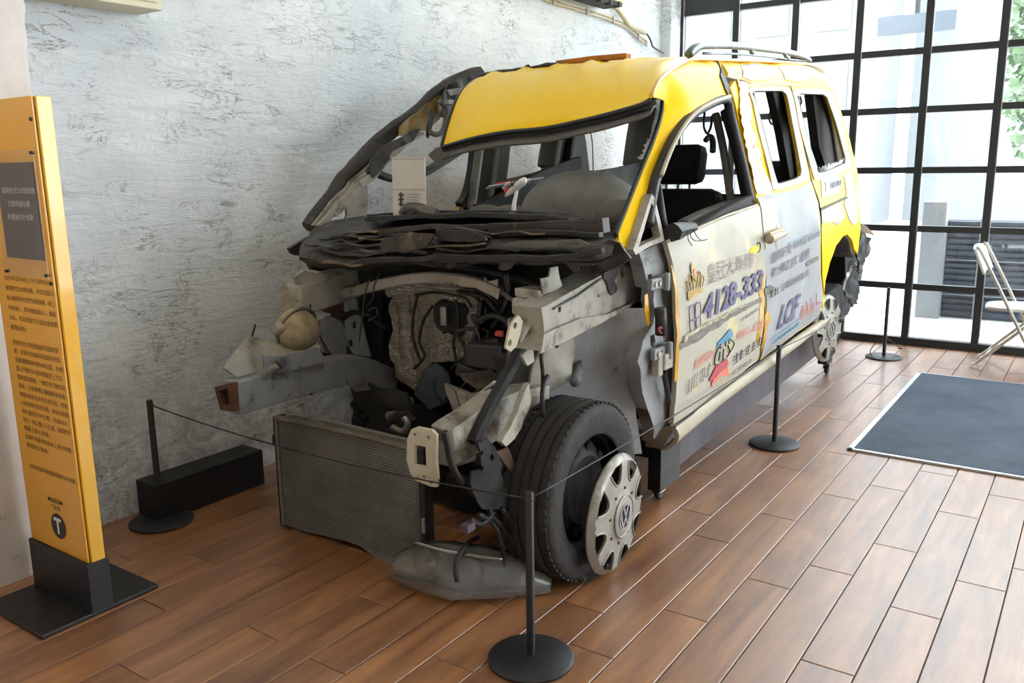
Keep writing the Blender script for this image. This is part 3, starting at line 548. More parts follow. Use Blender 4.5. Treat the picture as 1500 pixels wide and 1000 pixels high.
# ---- rear quarter with window
q_o=[(-1.575,3.989,1.881),(-1.650,4.380,1.934),(-1.660,4.877,1.972),(-1.580,5.113,1.968),(-1.546,5.346,1.966),(-1.493,5.406,1.928),(-1.444,5.432,1.857),(-1.397,5.515,1.716),(-1.355,5.594,1.551),(-1.317,5.610,1.399),(-1.296,5.666,1.190),(-1.295,5.769,0.992),(-1.301,5.751,0.832),(-1.298,5.637,0.873),(-1.295,5.555,0.943),(-1.295,5.445,0.980),(-1.295,5.333,0.976),(-1.295,5.189,0.931),(-1.297,5.084,0.841),(-1.303,5.042,0.746),(-1.317,5.062,0.623),(-1.358,5.207,0.517),(-1.299,4.930,0.798),(-1.295,4.856,1.071),(-1.300,4.809,1.199),(-1.315,4.693,1.319),(-1.384,4.672,1.599),(-1.448,4.681,1.807),(-1.460,4.112,1.783),(-1.472,4.051,1.795),(-1.477,3.940,1.794),(-1.484,3.872,1.798)]
w3=[(-1.426,4.724,1.760),(-1.432,4.801,1.779),(-1.427,5.218,1.800),(-1.419,5.291,1.784),(-1.381,5.373,1.639),(-1.328,5.433,1.432),(-1.321,5.395,1.400),(-1.319,5.193,1.378),(-1.318,4.909,1.351),(-1.320,4.809,1.353),(-1.338,4.769,1.422),(-1.379,4.731,1.583)]
qp=P_('quarter_panel',sheet(q_o,[w3],thick=.02,step=.035,surf=side(.002),face=(1,0,0)),M_yellow,smooth=50)
mk('window_frame',sheet([(-1.430,4.652,1.773),(-1.437,4.743,1.797),(-1.432,5.304,1.828),(-1.421,5.400,1.810),(-1.378,5.453,1.649),(-1.317,5.505,1.408),(-1.311,5.458,1.380),(-1.309,5.175,1.347),(-1.308,4.852,1.319),(-1.311,4.718,1.322),(-1.336,4.685,1.422),(-1.381,4.636,1.597)],[[(-1.421,4.707,1.755),(-1.426,4.783,1.774),(-1.421,5.198,1.794),(-1.414,5.260,1.779),(-1.377,5.344,1.638),(-1.325,5.402,1.432),(-1.318,5.368,1.404),(-1.316,5.181,1.382),(-1.315,4.897,1.355),(-1.317,4.810,1.356),(-1.334,4.768,1.422),(-1.375,4.729,1.582)]],thick=.006,step=.03,surf=side(.008,0),face=(1,0,0)),M_ivory,qp,smooth=50)
mk('window_rim',MB().tube([(-1.436,4.757,1.763),(-1.442,4.834,1.782),(-1.437,5.254,1.802),(-1.429,5.329,1.787),(-1.391,5.411,1.640),(-1.337,5.471,1.432),(-1.330,5.433,1.400),(-1.329,5.230,1.378),(-1.327,4.944,1.351),(-1.329,4.843,1.352),(-1.348,4.803,1.422),(-1.389,4.764,1.584),(-1.436,4.757,1.763)],.010,6,smooth=2),M_black,qp,smooth='all')
gl=MB()
e_=catmull([V3(p) for p in [(-1.323,4.848,1.352),(-1.323,4.994,1.361),(-1.324,5.210,1.382),(-1.326,5.398,1.404)]],6)
for a,b in zip(e_,e_[1:]): gl.add([a,b,b+V3((0,.004,.02+.02*random.random())),a+V3((0,.004,.02+.02*random.random()))],[(0,1,2,3)])
mk('glass_remnant',gl,M_shard,qp)
for nm,pl_ in (('cream_reflection_patch',[(-1.538,4.178,1.876),(-1.563,4.468,1.915),(-1.527,4.577,1.898),(-1.487,4.525,1.860),(-1.467,4.364,1.821),(-1.463,4.119,1.797),(-1.478,4.046,1.811)]),('cream_reflection_patch',[(-1.534,4.729,1.914),(-1.549,5.075,1.951),(-1.503,5.187,1.927),(-1.465,5.077,1.872),(-1.455,4.867,1.842),(-1.466,4.642,1.840)]),('cream_reflection_patch',[(-1.307,4.835,1.323),(-1.307,5.110,1.344),(-1.299,5.234,1.315),(-1.295,5.191,1.246),(-1.295,4.853,1.220)]),('cream_reflection_patch',[(-1.301,5.301,1.330),(-1.304,5.484,1.359),(-1.291,5.555,1.194),(-1.289,5.658,1.042),(-1.289,5.558,1.027),(-1.289,5.428,1.076),(-1.290,5.299,1.164),(-1.294,5.359,1.241)]),('cream_reflection_patch',[(-1.292,4.827,1.166),(-1.292,4.990,1.169),(-1.291,5.207,1.167),(-1.289,5.312,1.091),(-1.289,5.197,1.050),(-1.289,5.042,1.079),(-1.289,4.846,1.079)])):
    mk(nm,sheet(pl_,thick=.002,step=.03,surf=side(.0055),face=(1,0,0),torn=.004),M_cream,qp,smooth=50)  # pale blotches: cream marks along the top band, painted window reflections elsewhere
mk('window_sticker',sheet([(-1.301,4.908,1.307),(-1.300,5.236,1.331),(-1.295,5.227,1.276),(-1.295,4.913,1.251)],thick=.002,step=.03,surf=side(.009),face=(1,0,0)),M_white,qp)
mk('door_rail_slot',MB().beam([(-1.294,4.808,1.159),(-1.294,5.368,1.205)],.012,.014,up=(1,0,0)),M_black,qp)
P_('panel_gap',MB().tube([(-1.447,4.668,1.800),(-1.386,4.667,1.599),(-1.317,4.688,1.319),(-1.302,4.803,1.200),(-1.297,4.850,1.071),(-1.301,4.923,0.799),(-1.356,5.170,0.523)],.006,6,smooth=3),M_black,smooth='all')
P_('roof_split',sheet([(-1.588,3.980,1.887),(-1.557,3.944,1.875),(-1.485,3.830,1.813),(-1.437,3.787,1.742),(-1.424,3.746,1.707),(-1.435,3.733,1.733),(-1.476,3.776,1.797)],thick=.012,step=.02,surf=side(.008,0),face=(1,0,0)),M_black)
# rear arch lining, rear bumper tatters, tailgate
P_('rear_arch_liner',MB().grid([[V3(p)+V3((o,0,0)) for p in [(-1.380,5.294,0.494),(-1.317,5.062,0.623),(-1.303,5.042,0.746),(-1.297,5.084,0.841),(-1.295,5.190,0.927),(-1.295,5.334,0.972),(-1.295,5.446,0.976),(-1.295,5.556,0.939),(-1.298,5.640,0.868),(-1.302,5.742,0.815)]] for o in (-.02,-.12,-.3)],-.005,(0,0,1)),M_black,smooth='all')
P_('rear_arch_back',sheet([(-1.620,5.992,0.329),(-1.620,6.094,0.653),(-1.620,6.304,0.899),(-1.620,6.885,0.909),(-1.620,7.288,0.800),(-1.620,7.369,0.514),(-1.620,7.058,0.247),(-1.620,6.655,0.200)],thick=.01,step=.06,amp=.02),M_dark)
bmpr=sheet([(-1.311,5.740,0.833),(-1.305,5.765,0.970),(-1.305,5.789,1.012),(-1.306,5.982,0.933),(-1.310,6.151,0.888),(-1.315,6.104,0.800),(-1.322,6.001,0.717),(-1.326,5.896,0.692)],thick=.01,step=.02,amp=.03,freq=14,torn=.006); sheet([(-1.450,6.148,0.657),(-1.450,6.365,0.707),(-1.450,6.497,0.519),(-1.450,6.490,0.394),(-1.450,6.291,0.397),(-1.450,6.108,0.519)],thick=.01,step=.02,amp=.03,freq=12,torn=.006,mb=bmpr)
P_('bumper_remnant',bmpr,M_black,smooth=True)
P_('arch_tatter',MB().tube([(-1.400,6.027,0.752),(-1.400,5.992,0.677),(-1.400,5.911,0.640),(-1.400,5.855,0.578)],.012,6,smooth=3),M_silver)
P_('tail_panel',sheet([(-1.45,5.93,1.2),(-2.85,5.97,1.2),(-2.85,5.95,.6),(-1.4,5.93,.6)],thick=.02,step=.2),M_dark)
P_('bumper_shard',sheet([(-1.360,6.048,1.008),(-1.360,6.212,0.980),(-1.360,6.507,0.893),(-1.360,6.105,0.945)],thick=.006,step=.02),mat('brown_foam',lin(140,120,92),lin(110,92,70),8,.9))
# d pillars and rear hatch posts
P_('d_pillar',sheet([(-1.470,5.161,1.818),(-1.470,5.489,1.838),(-1.470,5.808,1.635),(-1.470,6.082,1.376),(-1.470,5.582,1.351),(-1.470,5.367,1.503)],thick=.05,step=.08,face=(1,0,0)),M_dark_trim)
P_('d_pillar_ridge',MB().tube([(-1.460,5.352,1.813),(-1.460,5.611,1.608),(-1.460,5.797,1.374)],.012,6),M_grey_trim,smooth='all')
P_('c_pillar',sheet([(-1.460,4.434,1.772),(-1.460,4.699,1.795),(-1.460,5.056,1.335),(-1.460,4.803,1.317),(-1.460,4.620,1.565)],thick=.04,step=.08,face=(1,0,0)),M_dark_trim)
P_('c_pillar_ridge',MB().tube([(-1.450,4.602,1.768),(-1.450,4.752,1.568),(-1.450,4.892,1.337)],.014,6),M_grey_trim,smooth='all')
for a in ([(-1.517,4.615,1.724),(-1.504,4.541,1.668),(-1.496,4.509,1.632),(-1.489,4.537,1.609),(-1.492,4.599,1.625),(-1.501,4.609,1.661)],[(-1.526,5.042,1.784),(-1.514,5.010,1.744),(-1.509,5.047,1.727),(-1.514,5.110,1.749),(-1.524,5.112,1.784)]): P_('grab_handle',MB().tube(a,.005,6,smooth=4),M_black,smooth='all')
# roof rail
rr=[(-1.600,3.697,1.886),(-1.600,3.726,1.906),(-1.600,3.793,1.930),(-1.600,3.904,1.947),(-1.600,4.241,1.979),(-1.600,4.640,2.005),(-1.600,5.042,2.027),(-1.600,5.367,2.034),(-1.600,5.525,2.021)]
rr2=[(-1.600,3.859,1.907),(-1.600,4.245,1.941),(-1.600,4.645,1.968),(-1.600,5.048,1.990),(-1.600,5.442,2.010)]
rl=P_('roof_rail',MB().tube(rr,[.02,.016],10,smooth=4),mat('grey_roof_rail',lin(128,136,138),lin(104,112,114),9,.3,.5),smooth='all')
mk('lower_bar',MB().tube(rr2,.006,8,smooth=3),rl.data.materials[0],rl,smooth='all')
for a,b in zip([(-1.600,3.856,1.940),(-1.600,4.464,1.991),(-1.600,5.018,2.021)],[(-1.600,3.720,1.888),(-1.600,4.507,1.969),(-1.600,5.084,1.997)]): mk('rail_foot',MB().tube([a,b],[.010,.013],8),rl.data.materials[0],rl,smooth='all')
# ---- sill
sill_t=[(-1.338,3.021,0.397),(-1.343,3.429,0.416),(-1.346,3.724,0.432),(-1.353,4.100,0.444),(-1.358,4.637,0.473),(-1.375,5.228,0.496)]; sill_b=[(-1.400,3.086,0.262),(-1.400,3.578,0.321),(-1.400,3.878,0.340),(-1.400,4.249,0.359),(-1.400,4.788,0.391),(-1.400,5.287,0.442)]
def along(L,t):
    L=[V3(p) for p in L]; d=[0]
    for a,b in zip(L,L[1:]): d.append(d[-1]+(b-a).length)
    s=t*d[-1]
    for i in range(len(L)-1):
        if s<=d[i+1]+1e-9: return L[i].lerp(L[i+1],(s-d[i])/max(1e-6,d[i+1]-d[i]))
    return L[-1]
rows=[]
for k in range(9):
    w=k/8; row=[]
    for i in range(31):
        t=i/30; a=along(sill_t,t); b=along(sill_b,t); p=a.lerp(b,w)
        p.x=-1.335+.028*math.sin(math.pi*(.1+.9*w))-.06*w*w+noise.noise(p*6)*.003; row.append(p)
    rows.append(row)
sl=P_('sill',MB().grid(rows,.02,(-1,0,0)),M_ivory,smooth=60)
mk('sill_seam',MB().tube([along(sill_t,i/20)+V3((.012,0,-.004)) for i in range(21)],.005,6),M_black,sl)
mk('sill_end_cap',sheet([along(sill_t,0)+V3((.01,0,0)),along(sill_b,0)+V3((.0,0,.01)),along(sill_b,0)+V3((-.09,.02,.0)),along(sill_t,0)+V3((-.11,.02,-.03))],thick=.006,step=.03),M_primer,sl)
P_('floor_pan',MB().box((-2.15,4.45,.50),(1.5,2.7,.05),Matrix.Rotation(.0765,3,'X')),M_dark)
# ---- left hinge pillar with quarter-light frame
hp_o=[(-1.339,2.709,1.109),(-1.339,2.813,1.120),(-1.340,2.917,1.136),(-1.335,2.947,1.050),(-1.330,2.993,0.902),(-1.330,3.020,0.765),(-1.342,3.042,0.534),(-1.390,3.137,0.367),(-1.435,3.134,0.265),(-1.387,2.951,0.360),(-1.343,2.805,0.514),(-1.334,2.737,0.635),(-1.330,2.704,0.719),(-1.330,2.734,0.788),(-1.330,2.805,0.839),(-1.330,2.820,0.888),(-1.330,2.784,0.955),(-1.334,2.756,1.020)]
hpn=P_('hinge_pillar',sheet(hp_o,[[V3(p) for p in [(-1.334,2.778,1.025),(-1.334,2.806,1.025),(-1.332,2.814,0.977),(-1.330,2.796,0.916),(-1.330,2.775,0.882),(-1.330,2.762,0.934),(-1.332,2.775,0.981)]],[V3(p) for p in [(-1.330,2.795,0.798),(-1.330,2.824,0.801),(-1.330,2.837,0.770),(-1.330,2.821,0.747),(-1.330,2.797,0.762)]]],thick=.05,step=.025,surf=side(-.035,0),face=(1,0,0),amp=.01,freq=9),M_primer_grey,smooth=50)
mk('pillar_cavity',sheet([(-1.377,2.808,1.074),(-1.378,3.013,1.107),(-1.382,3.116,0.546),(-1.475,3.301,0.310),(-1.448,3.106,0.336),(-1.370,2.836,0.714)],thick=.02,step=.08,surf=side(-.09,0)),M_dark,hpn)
qf=[(-1.347,2.810,1.309),(-1.343,2.830,1.294),(-1.308,2.840,1.143),(-1.307,2.717,1.132),(-1.305,2.609,1.113),(-1.309,2.595,1.130),(-1.327,2.700,1.217)]; qh=[(-1.340,2.796,1.278),(-1.337,2.806,1.266),(-1.311,2.813,1.158),(-1.311,2.778,1.153),(-1.311,2.729,1.149),(-1.310,2.658,1.139),(-1.309,2.637,1.136),(-1.324,2.717,1.209)]
P_('quarter_light_frame',sheet(qf,[qh],thick=.03,step=.02,surf=side(.004,0),face=(1,0,0)),M_primer,smooth=50)
P_('door_post',MB().tube([(-1.411,2.994,1.338),(-1.386,2.982,1.237),(-1.364,2.982,1.130)],.018,6),M_black,smooth='all')
for c in ([(-1.298,2.792,0.994)][0],[(-1.295,2.822,0.735)][0]):
    c=V3(c); h=mk('hinge',MB().box(c+V3((-.01,-.015,0)),(.02,.09,.04)).tube([c+V3((.012,.04,-.03)),c+V3((.012,.04,.035))],.012,8).box(c+V3((-.01,.055,0)),(.03,.05,.05)),M_primer_grey,hpn,bevel=.004)
    mk('hinge_bolt',MB().lathe([(0,.006),(.009,.006),(.010,0)],c+V3((.0,-.035,0)),(1,0,0),8).lathe([(0,.006),(.009,.006),(.010,0)],c+V3((.0,.0,0)),(1,0,0),8),M_silver,hpn)
mk('wire_boot',MB().tube([(-1.285,2.775,0.906),(-1.285,2.783,0.860),(-1.285,2.786,0.809)],.022,10),M_black,hpn,smooth='all')
mk('red_wire',MB().tube([(-1.275,2.764,0.819),(-1.275,2.740,0.838),(-1.275,2.763,0.839),(-1.275,2.798,0.818),(-1.275,2.794,0.796)],.005,6,smooth=4),mat('red_wire',lin(150,60,56),lin(120,44,42),9,.5),hpn,smooth='all')
mk('door_check',MB().box(V3([(-1.305,2.806,0.694)][0]),(.03,.04,.09)).box(V3([(-1.295,2.855,0.698)][0]),(.03,.07,.06)),M_primer,hpn,bevel=.005)
mk('check_strap',MB().tube([(-1.298,2.845,0.656),(-1.303,2.882,0.594),(-1.308,2.923,0.517)],.010,6),M_black,hpn)
mk('yellow_remnant',sheet([(-1.316,2.715,0.960),(-1.316,2.737,0.962),(-1.315,2.749,0.899),(-1.315,2.762,0.850),(-1.315,2.740,0.844),(-1.315,2.710,0.905)],thick=.003,step=.015,surf=side(-.02,0),face=(1,0,0),torn=.003),M_yellow_dirty,hpn)
# ---- left fender apron rail
fr_o=[(-1.430,2.216,0.976),(-1.430,2.369,0.999),(-1.430,2.598,1.037),(-1.430,2.683,1.071),(-1.430,2.761,1.074),(-1.430,2.827,1.032),(-1.430,2.885,0.974),(-1.430,2.927,0.914),(-1.430,2.781,0.898),(-1.430,2.645,0.890),(-1.430,2.413,0.862),(-1.430,2.242,0.847),(-1.430,2.202,0.841),(-1.430,2.231,0.893)]
holes=[[V3(c)+V3((0,math.cos(a)*r,math.sin(a)*r)) for a in [2*math.pi*k/10 for k in range(10)]] for c,r in ((([(-1.430,2.326,0.956)][0]),.011),(([(-1.430,2.580,0.967)][0]),.005),(([(-1.430,2.762,1.034)][0]),.022))]
fr=P_('fender_rail',sheet(fr_o,holes,thick=.11,step=.03,amp=.006,freq=9,face=(1,0,0)),M_primer,smooth=40,bevel=.006)
mk('seam_line',MB().tube([(-1.424,2.279,0.965),(-1.424,2.424,0.986),(-1.424,2.592,1.026)],.004,5),M_black,fr)
mk('rail_flange',sheet([(-1.415,2.207,0.894),(-1.415,2.432,0.912),(-1.415,2.618,0.896),(-1.415,2.897,0.919),(-1.415,2.897,0.909),(-1.415,2.618,0.878),(-1.415,2.410,0.855),(-1.415,2.187,0.837)],thick=.006,step=.03,amp=.006,freq=12,face=(1,0,0)),M_primer,fr,smooth=40)
mk('sooty_patch',sheet([(-1.421,2.601,1.044),(-1.421,2.646,1.068),(-1.421,2.707,1.077),(-1.421,2.708,1.033),(-1.421,2.682,1.006),(-1.421,2.709,0.971),(-1.421,2.668,0.959),(-1.421,2.647,0.971),(-1.421,2.632,1.005),(-1.421,2.602,1.025)],thick=.003,step=.02,face=(1,0,0),torn=.006),M_soot,fr)
br=sheet([(-1.500,2.313,1.053),(-1.500,2.367,1.054),(-1.500,2.372,1.083),(-1.500,2.423,1.082),(-1.500,2.431,1.035),(-1.500,2.445,1.015),(-1.500,2.388,0.999),(-1.500,2.329,1.002)],thick=.006,step=.02,amp=.004,freq=20); mk('bracket',br,M_primer,fr)
mk('bracket',sheet([(-1.470,2.077,0.868),(-1.470,2.096,0.918),(-1.470,2.119,0.946),(-1.470,2.149,0.959),(-1.470,2.171,0.938),(-1.470,2.155,0.897),(-1.470,2.132,0.862),(-1.470,2.102,0.853)],[[V3(c)+V3((0,math.cos(a)*.011,math.sin(a)*.011)) for a in [2*math.pi*k/10 for k in range(10)]] for c in ([(-1.470,2.099,0.881),(-1.470,2.129,0.930)])],thick=.008,step=.02,face=(1,0,0)),M_ivory,fr)
mk('bracket_arm',MB().beam([(-1.490,2.165,0.872),(-1.490,2.208,0.908),(-1.490,2.296,0.935)],.03,.012),M_primer,fr)
mk('end_box',MB().box(V3([(-1.550,2.347,0.957)][0]),(.1,.11,.05)).box(V3([(-1.550,2.360,0.999)][0]),(.1,.10,.03)).crumple(.008,14),M_primer,fr,bevel=.004)
mk('bumper_tag',sheet([(-1.500,2.198,0.820),(-1.500,2.237,0.840),(-1.500,2.261,0.827),(-1.500,2.265,0.789),(-1.500,2.220,0.782)],thick=.01,step=.02,amp=.006,freq=20),M_primer,fr)
# wheel house
M_wheelhouse=mat('grey_sealed_metal',lin(168,170,170),lin(138,140,140),6,.6,0,.25,18,stain=lin(84,80,74),sscale=7,sthr=.58,ssoft=.12)
rows=[]
for k in range(13):
    z=.34+.56*k/12; row=[]
    for q in range(17):
        y=2.36+.44*q/16; x=-1.66+.02*math.sin(z*9)+(.30*max(0,(y-2.42)/.38)**1.7)+noise.noise(V3((y*7,z*7,3)))*.012-(.05*max(0,z-.7)); row.append(V3((x,y,z)))
    rows.append(row)
P_('wheel_house',MB().grid(rows,.008,(-1,0,0)),M_wheelhouse,smooth=60)
P_('arch_ridge',MB().tube([(-1.500,2.540,0.656),(-1.540,2.647,0.692),(-1.540,2.749,0.737),(-1.530,2.804,0.808),(-1.500,2.759,0.857)],.02,8,smooth=4),M_primer_grey,smooth='all')
P_('arch_ridge',MB().tube([(-1.470,2.735,0.850),(-1.470,2.807,0.761),(-1.470,2.867,0.616),(-1.470,2.899,0.471)],.016,8,smooth=4),M_primer_grey,smooth='all')
P_('strut_tower',sheet([V3(p) for p in [(-1.530,2.378,0.802),(-1.530,2.581,0.814),(-1.530,2.606,0.739),(-1.530,2.534,0.653),(-1.600,2.507,0.599),(-1.600,2.408,0.572),(-1.600,2.384,0.652),(-1.570,2.383,0.741)]],thick=.01,step=.03,amp=.02,freq=8,face=(1,0,0)),M_primer,smooth=50)
P_('brake_hose',MB().tube([(-1.500,2.329,0.666),(-1.500,2.330,0.737),(-1.500,2.322,0.797),(-1.500,2.352,0.838),(-1.500,2.404,0.836),(-1.500,2.421,0.806)],.007,6,smooth=4),M_black,smooth='all')
P_('brake_hose',MB().tube([(-1.480,2.297,0.594),(-1.480,2.294,0.665),(-1.480,2.307,0.709),(-1.480,2.332,0.727)],.008,6,smooth=4),M_black,smooth='all')
P_('inner_wire',MB().tube([(-1.460,2.789,0.713),(-1.460,2.862,0.712),(-1.460,2.883,0.762),(-1.460,2.859,0.806),(-1.460,2.881,0.828)],.004,6,smooth=4),M_black,smooth='all')
P_('strap_panel',MB().beam([(-1.550,2.002,0.574),(-1.550,2.087,0.659),(-1.550,2.203,0.757),(-1.550,2.284,0.833)],.03,.03,up=(1,0,0)),M_dark)
# ================================================================ van: right side seen through the windscreen
rs_o=[(-2.95,2.80,1.16),(-2.95,3.70,1.17),(-2.93,3.74,1.25),(-2.86,3.86,1.60),(-2.80,3.90,1.78),(-2.80,4.6,1.86),(-2.80,5.7,1.93),(-2.80,5.95,1.88),(-2.9,6.05,1.4),(-2.95,6.1,.9),(-2.97,6.0,.6),(-2.97,3.0,.44)]
rw2=[(-2.88,4.06,1.60),(-2.86,4.42,1.655),(-2.90,4.42,1.36),(-2.91,4.02,1.30)]
rw2=[(-2.880,4.080,1.557),(-2.880,4.531,1.618),(-2.880,4.466,1.389),(-2.880,4.033,1.336)]; rw3=[(-2.880,4.892,1.669),(-2.880,5.745,1.777),(-2.880,5.637,1.410),(-2.880,4.990,1.370)]; rw4=[(-2.880,4.715,1.643),(-2.880,4.739,1.648),(-2.880,4.706,1.441),(-2.880,4.664,1.433)]
P_('right_body_side',sheet(rs_o,[rw2,rw3],thick=.02,step=.08,face=(-1,0,0)),M_yellow_dirty,smooth=50)
rs_i=[V3(p)+V3((.05,0,0)) for p in rs_o]
P_('right_side_trim',sheet(rs_i,[[V3(p)+V3((.05,0,0)) for p in [(-2.830,4.009,1.555),(-2.830,4.452,1.614),(-2.830,4.388,1.389),(-2.830,3.963,1.338)]],[V3(p)+V3((.05,0,0)) for p in [(-2.830,4.807,1.665),(-2.830,5.645,1.770),(-2.830,5.540,1.410),(-2.830,4.903,1.371)]]],thick=.02,step=.08,face=(1,0,0),amp=.006),M_grey_trim,smooth=50)
P_('door_trim',sheet([V3(p)+V3((.08,0,0)) for p in [(-2.95,2.9,1.10),(-2.95,3.7,1.14),(-2.95,4.0,1.26),(-2.95,4.45,1.33),(-2.95,5.0,1.345),(-2.95,5.85,1.37),(-2.95,5.95,.8),(-2.95,3.0,.6)]],thick=.03,step=.1,face=(1,0,0)),M_dark_trim)
# trim panel leaning against the rear windows and load behind the seats
P_('loose_trim_panel',sheet([(-2.720,3.609,1.218),(-2.720,3.992,1.322),(-2.720,4.277,1.390),(-2.720,4.670,1.468),(-2.720,4.687,1.356),(-2.720,5.166,1.393),(-2.720,5.468,1.428),(-2.720,5.744,1.369),(-2.720,5.785,0.975),(-2.720,3.605,1.112)],thick=.03,step=.06,amp=.02,freq=4,face=(1,0,0)),M_dark_trim,smooth=50)
P_('right_b_pillar',MB().beam([(-2.800,3.833,1.573),(-2.800,3.795,1.392),(-2.800,3.733,1.193)],.05,.13,up=(1,0,0)),M_grey_trim,bevel=.012)
P_('pillar_edge',MB().beam([(-2.770,3.712,1.559),(-2.770,3.670,1.393),(-2.770,3.615,1.196)],.02,.05,up=(1,0,0)),M_primer,bevel=.004)
P_('right_c_pillar',MB().beam([(-2.800,4.497,1.642),(-2.800,4.449,1.505),(-2.800,4.418,1.405)],.05,.13,up=(1,0,0)),M_grey_trim,bevel=.012)
P_('right_c_pillar_edge',MB().beam([(-2.780,4.639,1.654),(-2.780,4.599,1.485),(-2.780,4.582,1.403)],.04,.09,up=(1,0,0)),M_dark_trim,bevel=.01)
P_('right_d_pillar',MB().beam([(-2.760,5.643,1.795),(-2.760,5.574,1.606),(-2.760,5.518,1.405)],.06,.2,up=(1,0,0)),M_grey_trim,bevel=.012)
for c in ([(-2.720,3.880,1.586)][0],[(-2.720,4.636,1.663)][0],[(-2.720,5.364,1.776)][0]):
    c=V3(c); P_('grab_handle',MB().tube([c+V3((0,-.045,.01)),c+V3((.02,-.045,-.035)),c+V3((.03,0,-.055)),c+V3((.02,.045,-.035)),c+V3((0,.045,.01))],.008,8,smooth=4),M_black,smooth='all')
P_('hanging_wire',MB().tube([(-2.840,4.972,1.692),(-2.840,5.017,1.606),(-2.840,5.036,1.532),(-2.840,5.047,1.378)],.004,5,smooth=3),M_black)
# right A pillar, torn back, with charred outer skin
rap=[(-2.940,2.638,1.160),(-2.940,2.718,1.238),(-2.940,2.876,1.366),(-2.940,3.043,1.491),(-2.930,3.231,1.604),(-2.900,3.407,1.708),(-2.870,3.538,1.801),(-2.840,3.673,1.862),(-2.800,3.770,1.887)]
rp=P_('torn_a_pillar',MB().tube(rap,[.030,.046],8,smooth=4).crumple(.014,9,3),M_soot,smooth=50)
mk('bare_flange',MB().beam([(-2.880,2.656,1.167),(-2.880,2.790,1.282),(-2.880,2.905,1.365),(-2.880,3.071,1.465),(-2.880,3.273,1.571)],.012,.05,up=(1,0,0),smooth=3).crumple(.008,10,1),M_primer,rp)
mk('bare_flange',MB().beam([(-2.840,2.704,1.210),(-2.840,2.837,1.296),(-2.840,2.954,1.377),(-2.840,3.175,1.513),(-2.840,3.320,1.580)],.012,.03,up=(1,0,0),smooth=3).crumple(.006,12,2),M_primer,rp)
mk('scorched_skin',sheet([(-2.860,3.179,1.610),(-2.860,3.307,1.679),(-2.860,3.470,1.769),(-2.860,3.551,1.740),(-2.860,3.464,1.652),(-2.860,3.381,1.599),(-2.860,3.251,1.579),(-2.860,3.176,1.561)],thick=.01,step=.03,amp=.03,freq=9,torn=.008),mat('scorched_yellow',lin(150,116,30),lin(70,56,34),9,.5),rp,smooth=50)
mk('charred_flap',sheet([(-2.800,3.425,1.780),(-2.800,3.536,1.843),(-2.800,3.710,1.883),(-2.800,3.812,1.880),(-2.800,3.768,1.846),(-2.800,3.649,1.817),(-2.800,3.560,1.737),(-2.800,3.472,1.650),(-2.800,3.392,1.663),(-2.800,3.449,1.732)],thick=.008,step=.025,amp=.035,freq=12,torn=.01),M_soot,rp,smooth=50)
mk('dangling_strip',sheet([(-2.740,3.270,1.688),(-2.740,3.305,1.673),(-2.740,3.276,1.608),(-2.740,3.247,1.550),(-2.740,3.232,1.559),(-2.740,3.246,1.623)],thick=.006,step=.02,amp=.01,freq=20),M_black,rp)
mk('curled_grip',MB().tube([(-2.720,3.319,1.727),(-2.720,3.360,1.697),(-2.720,3.363,1.642),(-2.720,3.334,1.586),(-2.720,3.281,1.569),(-2.720,3.240,1.581)],.013,8,smooth=5),M_grey_trim,rp,smooth='all')
mk('bent_bracket',sheet([(-2.700,3.350,1.779),(-2.700,3.463,1.799),(-2.700,3.490,1.778),(-2.700,3.380,1.755)],thick=.01,step=.03,amp=.02,freq=15).box(V3([(-2.700,3.379,1.723)][0]),(.05,.09,.02)),M_silver,rp)
mk('inner_crumple',sheet([(-2.780,2.873,1.433),(-2.780,2.968,1.509),(-2.780,3.111,1.567),(-2.780,3.221,1.598),(-2.780,3.183,1.543),(-2.780,3.036,1.494),(-2.780,2.963,1.432),(-2.780,2.891,1.365)],thick=.008,step=.025,amp=.03,freq=14,torn=.006),M_soot,rp,smooth=50)
mk('inner_bracket',sheet([(-2.800,2.823,1.358),(-2.800,2.928,1.402),(-2.800,2.986,1.457),(-2.800,3.013,1.448),(-2.800,2.944,1.377),(-2.800,2.843,1.327)],thick=.01,step=.03,amp=.02,freq=10),M_primer,rp)
# quarter light of the right door and its frame
P_('right_quarter_light',sheet([(-2.860,2.606,1.171),(-2.860,2.726,1.254),(-2.860,2.860,1.335),(-2.860,2.924,1.365),(-2.860,2.930,1.246),(-2.860,2.921,1.183),(-2.860,2.785,1.184),(-2.860,2.698,1.156)],[[(-2.860,2.671,1.182),(-2.860,2.733,1.230),(-2.860,2.788,1.236),(-2.860,2.794,1.202),(-2.860,2.763,1.179)]],thick=.012,step=.03,amp=.01,freq=8),M_primer,smooth=50)
P_('bent_door_frame',MB().beam([(-2.820,2.917,1.408),(-2.820,3.071,1.362),(-2.820,3.244,1.372),(-2.820,3.460,1.444),(-2.820,3.586,1.492),(-2.820,3.717,1.525)],.03,.05,up=(1,0,0),smooth=3),M_black,bevel=.006)
P_('bent_door_frame_post',MB().beam([(-2.820,3.717,1.525),(-2.820,3.688,1.393),(-2.820,3.635,1.269),(-2.820,3.574,1.218)],.03,.045,up=(1,0,0),smooth=3),M_black,bevel=.006)
P_('frame_corner_flap',sheet([(-2.657,3.150,1.470),(-2.606,3.150,1.504),(-2.492,3.150,1.513),(-2.568,3.150,1.428),(-2.589,3.150,1.419)],thick=.006,step=.03,amp=.01,freq=8),M_grey_trim)
